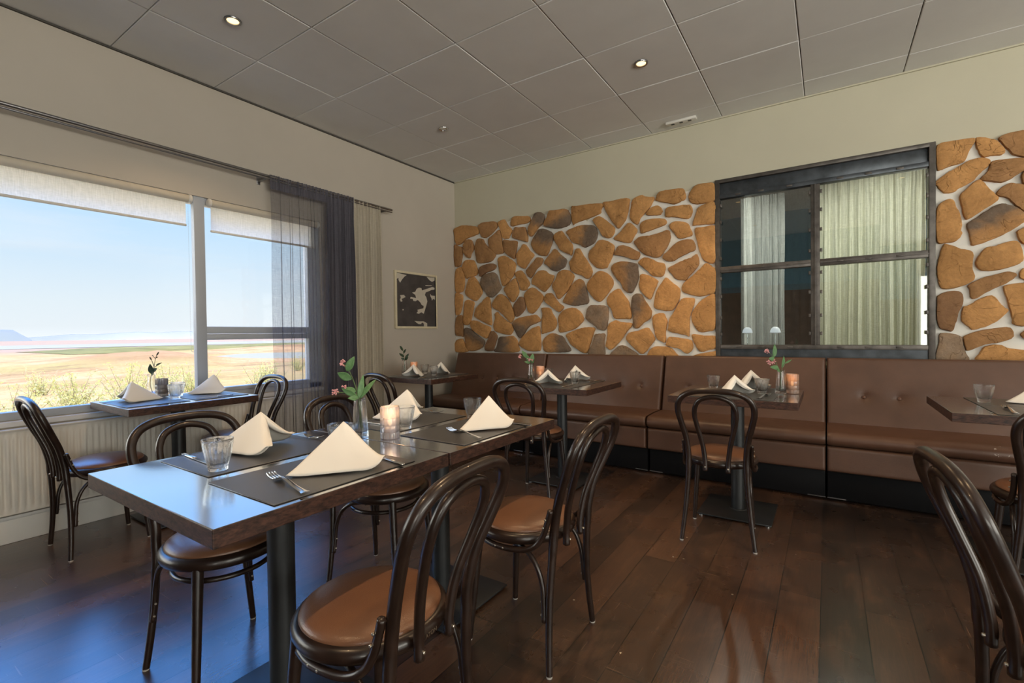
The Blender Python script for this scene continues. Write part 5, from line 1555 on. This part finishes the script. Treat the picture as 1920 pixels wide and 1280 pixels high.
napkin(-0.430, 3.372, R(-140), 'rear napkin pyramid on the table below the interior window', seed=14, wd=0.115, h=0.125)
napkin(0.850, 3.350, R(-70), 'napkin pyramid beside the tumbler on the right end table', seed=15, wd=0.11, h=0.122)
napkin(0.872, 3.015, R(-60), 'napkin pyramid at the very right edge on the right end table', seed=16, wd=0.11, h=0.10)

for x, y, on, lab in (
    (-1.435, 0.648, 1, 'tumbler closest to the camera on the near joined table'),
    (-1.330, 0.975, 0, 'tumbler hidden behind the nearest cream napkin beside the flower vase'),
    (-1.412, 1.338, 1, 'tumbler just right of the frosted candle on the joined tables'),
    (-1.318, 1.655, 1, 'tumbler behind the cream napkin on the far joined table'),
    (-3.345, 1.275, 1, 'front tumbler of the pair on the window table'),
    (-3.500, 1.350, 1, 'tumbler behind the front one on the window table'),
    (-3.015, 3.225, 1, 'tumbler between the napkins on the corner table'),
    (-3.230, 3.330, 1, 'tumbler beside the amber candle on the corner table'),
    (-1.545, 3.150, 1, 'tumbler before the rear napkin on the second wall table'),
    (-1.900, 3.380, 1, 'tumbler behind the candle on the second wall table'),
    (-0.620, 3.290, 1, 'tumbler left of the napkins on the table below the interior window'),
    (-0.326, 3.165, 1, 'tumbler right of the napkins on the table below the interior window'),
    (0.655, 3.300, 1, 'tumbler on the left of the right end table')):
    mk_tumbler((x, y, TH + (0.0032 if on else 0.0004)), R(x * 90), lab)

for i, (x, y, lab) in enumerate((
    (-1.452, 1.152, 'clear vase holding pink blossoms on the joined tables'),
    (-3.640, 1.255, 'thin clear vase on the window table before the pane'),
    (-3.370, 3.200, 'clear vase on the corner table by the drape'),
    (-1.962, 3.215, 'clear vase on the second wall table from left'),
    (-0.232, 3.224, 'clear vase beside the candle on the table below the interior window'))):
    on = any(abs(x - m[0]) < (0.155 if abs(m[2]) == 90 else 0.2175) and abs(y - m[1]) < (0.2175 if abs(m[2]) == 90 else 0.155) for m in MATS)
    mk_vase((x, y, TH + (0.0032 if on else 0.0004)), 0, lab)
mk_candle((-1.340, 1.196, TH + 0.0004), R(10), 'lit frosted faceted candle holder in the middle of the joined tables')
mk_candle_smoke((-3.560, 1.282, TH + 0.0032), R(10), 'smoky candle holder on the window table behind the tumblers')
mk_candle_amber((-3.310, 3.265, TH + 0.0032), R(5), 'amber candle holder on the corner table')
mk_candle_amber((-1.918, 3.282, TH + 0.0004), R(5), 'lit amber candle holder on the second wall table')
mk_candle_amber((-0.176, 3.272, TH + 0.0004), R(5), 'lit amber candle holder on the table below the interior window')

ZT = TH + 0.0036
for x, y, rz, lab in (
    (-1.140, 0.676, 80, 'fork closest to the camera beside the cream napkin'),
    (-1.640, 1.022, -78, 'fork beyond the napkin on the window side of the near joined table'),
    (-1.135, 1.372, 72, 'fork left of the cream napkin on the far joined table'),
    (-1.640, 1.668, -78, 'fork beyond the white napkin on the far joined table'),
    (-3.560, 1.080, 2, 'fork at the near end of the window table'),
    (-1.850, 3.020, 3, 'fork on the chair side of the second wall table'),
    (-0.300, 3.010, -8, 'fork before the tumbler on the table below the interior window'),
    (0.682, 3.010, -3, 'fork on the right end table'),
    (-2.935, 3.390, 178, 'fork right of the rear napkin on the corner table')):
    o_ = mk_fork((x, y, ZT), R(rz), lab)
    o_.scale = (1.12, 1.12, 1.12)
for x, y, rz, lab in (
    (-1.118, 0.972, 80, 'knife right of the nearest cream napkin'),
    (-1.615, 0.668, -93, 'knife left of the tumbler nearest the camera'),
    (-1.100, 1.640, 84, 'knife at the far corner of the joined tables'),
    (-1.610, 1.345, -92, 'knife left of the frosted candle'),
    (-3.225, 1.450, 178, 'knife at the far setting of the window table'),
    (-2.945, 3.060, 2, 'knife on the front setting of the corner table'),
    (-1.535, 3.020, 4, 'knife right of the open napkin on the second wall table'),
    (-1.500, 3.375, 176, 'knife at the banquette setting of the second wall table')):
    mk_knife((x, y, ZT), R(rz), lab)

# ------------------------------------------------------------------ flowers (local x = to the right, z = up)
def place_sprig(vx, vy, label, spec, leafm='leaf_green', stemm='stem_green'):
    stems, leaves, bl = spec
    s3 = [[(p[0], p[1], p[2]) for p in st] for st in stems]
    l3 = [((a[0], a[1], a[2]), (b[0] - a[0], b[1] - a[1], b[2] - a[2]), math.dist(a, b), w, roll) for a, b, w, roll in leaves]
    t = sprig((vx, vy, TH + 0.0025), label, s3, l3, bl, leafm, stemm)
    t.rotation_euler[2] = R(33.66)
    return t
place_sprig(-1.452, 1.152, 'pink blossom sprig with broad green leaves on the joined tables', (
    [[(0.008, 0, 0.022), (0.002, 0, 0.09), (-0.006, 0, 0.145), (-0.022, 0.002, 0.205), (-0.042, 0.0, 0.252), (-0.060, 0.0, 0.272)],
     [(-0.010, 0.004, 0.024), (0.004, 0.004, 0.12), (-0.014, -0.006, 0.150), (-0.050, -0.012, 0.165), (-0.082, -0.014, 0.166)],
     [(0.004, -0.006, 0.03), (-0.004, -0.006, 0.14), (-0.030, -0.008, 0.172), (-0.052, -0.008, 0.184)],
     [(-0.044, 0.0, 0.25), (-0.052, 0.0, 0.256), (-0.054, 0.004, 0.258)]],
    [((-0.046, -0.002, 0.243), (-0.016, -0.012, 0.302), 0.034, 0.9), ((-0.028, -0.003, 0.214), (-0.082, -0.020, 0.240), 0.036, -0.5),
     ((-0.004, -0.002, 0.142), (0.020, -0.004, 0.236), 0.026, 1.2), ((-0.008, -0.008, 0.150), (-0.064, -0.030, 0.182), 0.026, -0.4),
     ((-0.012, -0.006, 0.166), (-0.050, -0.016, 0.190), 0.024, 0.6), ((-0.002, -0.006, 0.144), (-0.030, -0.038, 0.150), 0.024, 0.2),
     ((0.0, 0.004, 0.140), (0.050, 0.030, 0.226), 0.026, -0.8)],
    [((-0.062, 0, 0.276), 0.013), ((-0.052, 0.004, 0.262), 0.008), ((-0.054, -0.008, 0.186), 0.010), ((-0.086, -0.014, 0.168), 0.013)]))
place_sprig(-1.962, 3.215, 'pale pink sprig with grey-green leaves on the second wall table', (
    [[(0.004, 0, 0.024), (-0.004, 0, 0.10), (-0.010, 0, 0.15), (-0.030, 0, 0.185), (-0.075, 0, 0.195)], [(-0.004, 0, 0.024), (0.004, 0, 0.12), (0.002, 0, 0.16), (0.006, 0, 0.19)]],
    [((-0.030, 0, 0.18), (-0.070, -0.01, 0.250), 0.040, 0.8), ((-0.010, 0, 0.15), (-0.045, -0.02, 0.215), 0.036, -0.4), ((0.0, 0, 0.15), (0.022, -0.01, 0.222), 0.044, 0.5), ((-0.006, 0, 0.14), (-0.050, -0.03, 0.160), 0.028, 0.2), ((0.002, 0, 0.145), (0.02, -0.02, 0.165), 0.03, 0.4)],
    [((-0.086, 0, 0.196), 0.017), ((-0.018, -0.012, 0.172), 0.016), ((0.004, -0.01, 0.166), 0.012)]))
place_sprig(-0.232, 3.224, 'pink sprig leaning left on the table below the interior window', (
    [[(0.006, 0, 0.024), (-0.002, 0, 0.12), (-0.022, 0, 0.17), (-0.042, 0, 0.215), (-0.070, 0, 0.245)], [(-0.006, 0, 0.024), (0.006, 0, 0.14), (0.020, 0, 0.175), (0.048, 0, 0.200)]],
    [((-0.042, 0, 0.215), (-0.028, -0.01, 0.300), 0.034, 0.9), ((-0.036, 0, 0.205), (-0.076, -0.02, 0.212), 0.034, -0.3), ((-0.010, 0, 0.150), (-0.068, -0.02, 0.165), 0.034, 0.2), ((0.006, 0, 0.150), (0.034, 0.0, 0.232), 0.024, 1.0), ((0.022, 0, 0.178), (0.082, 0, 0.205), 0.010, 0.4), ((-0.006, 0, 0.14), (-0.03, -0.03, 0.14), 0.03, 0.3)],
    [((-0.084, 0, 0.252), 0.015), ((-0.066, -0.006, 0.186), 0.018), ((-0.044, -0.008, 0.192), 0.012)]))
place_sprig(-3.370, 3.200, 'dark leafy sprig on the corner table', (
    [[(0.004, 0, 0.024), (0.0, 0, 0.12), (-0.004, 0, 0.18), (-0.012, 0, 0.23), (-0.026, 0, 0.270)], [(-0.004, 0, 0.024), (0.004, 0, 0.13), (0.020, 0, 0.18)]],
    [((-0.012, 0, 0.225), (-0.042, 0, 0.285), 0.026, 0.6), ((-0.006, 0, 0.20), (0.012, 0, 0.252), 0.026, -0.6), ((-0.004, 0, 0.165), (-0.052, 0, 0.215), 0.030, 0.4), ((0.006, 0, 0.15), (0.046, 0, 0.206), 0.028, 0.9), ((0.002, 0, 0.140), (0.040, -0.02, 0.165), 0.030, 0.2), ((0.0, 0, 0.145), (-0.030, -0.02, 0.160), 0.026, -0.3)],
    []), 'leaf_dark', 'stem_green')
place_sprig(-3.640, 1.255, 'wilted dark sprig silhouetted against the large window', (
    [[(0.004, 0, 0.024), (-0.008, 0, 0.08), (0.0, 0, 0.14), (0.018, 0, 0.19), (0.028, 0, 0.24), (0.046, 0, 0.285)], [(0.020, 0, 0.19), (0.040, 0, 0.20), (0.064, 0, 0.218)], [(0.018, 0, 0.195), (0.006, 0, 0.23), (-0.006, 0, 0.256)], [(0.028, 0, 0.245), (0.012, 0, 0.262)]],
    [((0.004, 0, 0.145), (0.010, -0.03, 0.212), 0.036, 0.3), ((0.012, 0, 0.165), (0.046, -0.02, 0.182), 0.028, 0.5), ((0.0, 0, 0.14), (0.026, -0.02, 0.160), 0.03, 0.1), ((0.030, 0, 0.20), (0.068, 0, 0.220), 0.012, 0.3), ((0.004, 0, 0.234), (-0.012, 0, 0.262), 0.010, 0.3), ((0.036, 0, 0.262), (0.052, 0, 0.292), 0.010, 0.5), ((0.014, 0, 0.262), (0.006, 0, 0.268), 0.008, 0.2), ((0.030, 0, 0.250), (0.044, 0, 0.256), 0.010, 0.2)],
    []), 'leaf_dark', 'stem_dark')

# ------------------------------------------------------------------ the plain outside the window
def ground_z(x, y):
    d = max(0.0, -x - 4.0)
    s_ = min(1.0, max(0.0, (d - 18) / 170.0))
    s_ = s_ * s_ * (3 - 2 * s_)
    z = -2.15 - 7.6 * s_
    k_ = min(1.0, d / 40.0)
    z += 0.45 * k_ * noise.noise(Vector((x * 0.03, y * 0.03, 1.7)))
    if 40 < d < 600:
        z += 1.3 * noise.noise(Vector((x * 0.009, y * 0.012, 5.0))) * min(1, (d - 40) / 60) * min(1, (600 - d) / 200)
    # long low mound in the middle distance
    for mx, my, sx, sy, hh in ((-265, 88, 50, 26, 5.2), (-330, 122, 40, 16, 4.6), (-200, 52, 40, 22, 1.6), (-420, 262, 50, 40, 4.0)):
        z += hh * math.exp(-((x - mx) / sx) ** 2 - ((y - my) / sy) ** 2)
    # lake hollow
    z -= 4.5 * math.exp(-(((x + 285) / 72) ** 2 + ((y - 176) / 46) ** 2) ** 1.5)
    return z
rad = [0.0] + [6 * 1.085 ** i for i in range(90)]
na = 110
vs, fs = [], []
for r_ in rad:
    for j in range(na + 1):
        a = R(82) + R(176) * j / na
        x, y = -4.05 + r_ * math.cos(a), 1.0 + r_ * math.sin(a)
        vs.append((x, y, ground_z(x, y)))
for i in range(len(rad) - 1):
    for j in range(na):
        b = i * (na + 1) + j
        fs.append((b, b + 1, b + na + 2, b + na + 1))
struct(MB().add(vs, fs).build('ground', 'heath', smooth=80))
def flat_patch(name, pts, z, m):
    c_ = cat(pts, 8, True)
    o = MB().add([(x, y, z) for x, y in c_], [tuple(range(len(c_)))]).build(name, m, smooth=0)
    return struct(o)
flat_patch('lake', [(-320, 144), (-345, 168), (-350, 195), (-325, 212), (-290, 214), (-250, 190), (-218, 161), (-243, 140), (-272, 134), (-300, 136)], -10.7, 'lake_water')
flat_patch('river', [(-760, -600), (-800, 200), (-770, 700), (-700, 1400), (-1100, 1500), (-1280, 700), (-1350, 100), (-1300, -700)], -9.35, 'lake_water')
# low scrub belt before the river
vs, fs = [], []
nb_ = 120
for i in range(nb_ + 1):
    y = 108 + 500 * i / nb_
    xw = -520 - 40 * noise.noise(Vector((y * 0.004, 2, 2)))
    hgt = 2.4 + 1.6 * noise.noise(Vector((y * 0.05, 4, 4))) + 1.0 * noise.noise(Vector((y * 0.2, 4, 4)))
    k_ = min(1, i / 12, (nb_ - i) / 12)
    vs += [(xw + 60, y, -9.9), (xw + 52, y, -9.6 + hgt * 0.6 * k_), (xw, y, -9.5 + hgt * k_), (xw - 80, y, -9.5 + hgt * 0.9 * k_), (xw - 95, y, -9.9)]
for i in range(nb_):
    for j in range(4):
        b = i * 5 + j
        fs.append((b, b + 1, b + 6, b + 5))
o = MB().add(vs, fs).build('scrub_belt', 'green_wood', smooth=80)
tag(o, 'green belt of scrub on the far plain before the river', 'scrub', kind='stuff')
# far table mountain and snowy range, distance haze painted into their colours
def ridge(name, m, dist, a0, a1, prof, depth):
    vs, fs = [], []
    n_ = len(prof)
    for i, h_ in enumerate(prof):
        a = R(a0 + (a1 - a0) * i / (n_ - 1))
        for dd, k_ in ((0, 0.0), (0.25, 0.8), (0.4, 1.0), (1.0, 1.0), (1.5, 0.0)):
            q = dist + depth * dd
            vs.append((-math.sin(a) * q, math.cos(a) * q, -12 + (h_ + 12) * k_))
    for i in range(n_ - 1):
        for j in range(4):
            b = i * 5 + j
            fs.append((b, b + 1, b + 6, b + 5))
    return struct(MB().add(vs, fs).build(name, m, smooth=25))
ridge('mountain', 'far_rock_hazed', 8000, 92.2, 79.0, [130, 136, 134, 131, 134, 132, 130, 132, 131, 130, 131, 126, 0], 700)
ridge('mountain_range', 'snow_rock_hazed', 11500, 79.5, 40, [40, 70, 100, 92, 118, 140, 116, 150, 132, 158, 140, 128, 160, 138, 120, 142, 150, 118, 100, 118, 96, 108, 84, 60, 70, 50, 20], 900)

# shrubs growing below the window
def f_shrub(seed):
    def f():
        rnd = random.Random(seed)
        t = thing('shrub', '', 'shrub', group='pale green shrubs outside the window')
        br = MB()
        lf = MB()
        for k_ in range(26):
            a, e = rnd.uniform(0, 2 * PI), rnd.uniform(0.5, 1.35)
            ln = rnd.uniform(0.9, 1.9)
            p0 = Vector((rnd.uniform(-.35, .35), rnd.uniform(-.35, .35), 0))
            d = Vector((math.cos(a) * math.cos(e), math.sin(a) * math.cos(e), math.sin(e)))
            pts = [p0 + d * ln * q + Vector((rnd.uniform(-.05, .05), rnd.uniform(-.05, .05), 0.12 * ln * q * q)) for q in (0, 0.33, 0.66, 1.0)]
            br.tube(pts, [0.014, 0.010, 0.007, 0.003], 5, round_ends=False)
            for q in range(34):
                s_ = rnd.uniform(0.22, 1.05)
                i = min(2, int(s_ * 3))
                c_ = pts[i].lerp(pts[i + 1], min(1, s_ * 3 - i)) + Vector((rnd.gauss(0, .10), rnd.gauss(0, .10), rnd.gauss(0, .08)))
                u_ = Vector((rnd.gauss(0, 1), rnd.gauss(0, 1), rnd.gauss(0, 1))).normalized()
                w_ = u_.orthogonal().normalized()
                L_ = rnd.uniform(0.045, 0.085)
                lf.add([c_ - u_ * L_, c_ + w_ * L_ * 0.45, c_ + u_ * L_, c_ - w_ * L_ * 0.45], [(0, 1, 2, 3)])
        br.build('branches', 'stem_dark', t)
        lf.build('foliage', 'shrub_leaf', t, smooth=0)
        return t
    return f
mks = [Maker(f_shrub(s_)) for s_ in (1, 2, 3)]
SH = [(-22, -1.6), (-24, 0.8), (-26, 4.5), (-21.5, 3.0), (-29, 2.0), (-33, 8.0), (-25, 8.6), (-30, 12.5), (-38, 14), (-34, 18.5), (-42, 23), (-30, 16.2), (-44, 9), (-27, 6.4), (-36, 4.8), (-48, 30), (-23, 6.2), (-31, 9.6)]
for i, (x, y) in enumerate(SH):
    o = mks[i % 3]((x, y, ground_z(x, y) - 0.12), i * 1.3, 'pale green leafy shrub on the dry heath outside the window')
    s_ = 0.75 + 0.5 * ((i * 37) % 10) / 10
    o.scale = (s_, s_, s_ * 0.95)
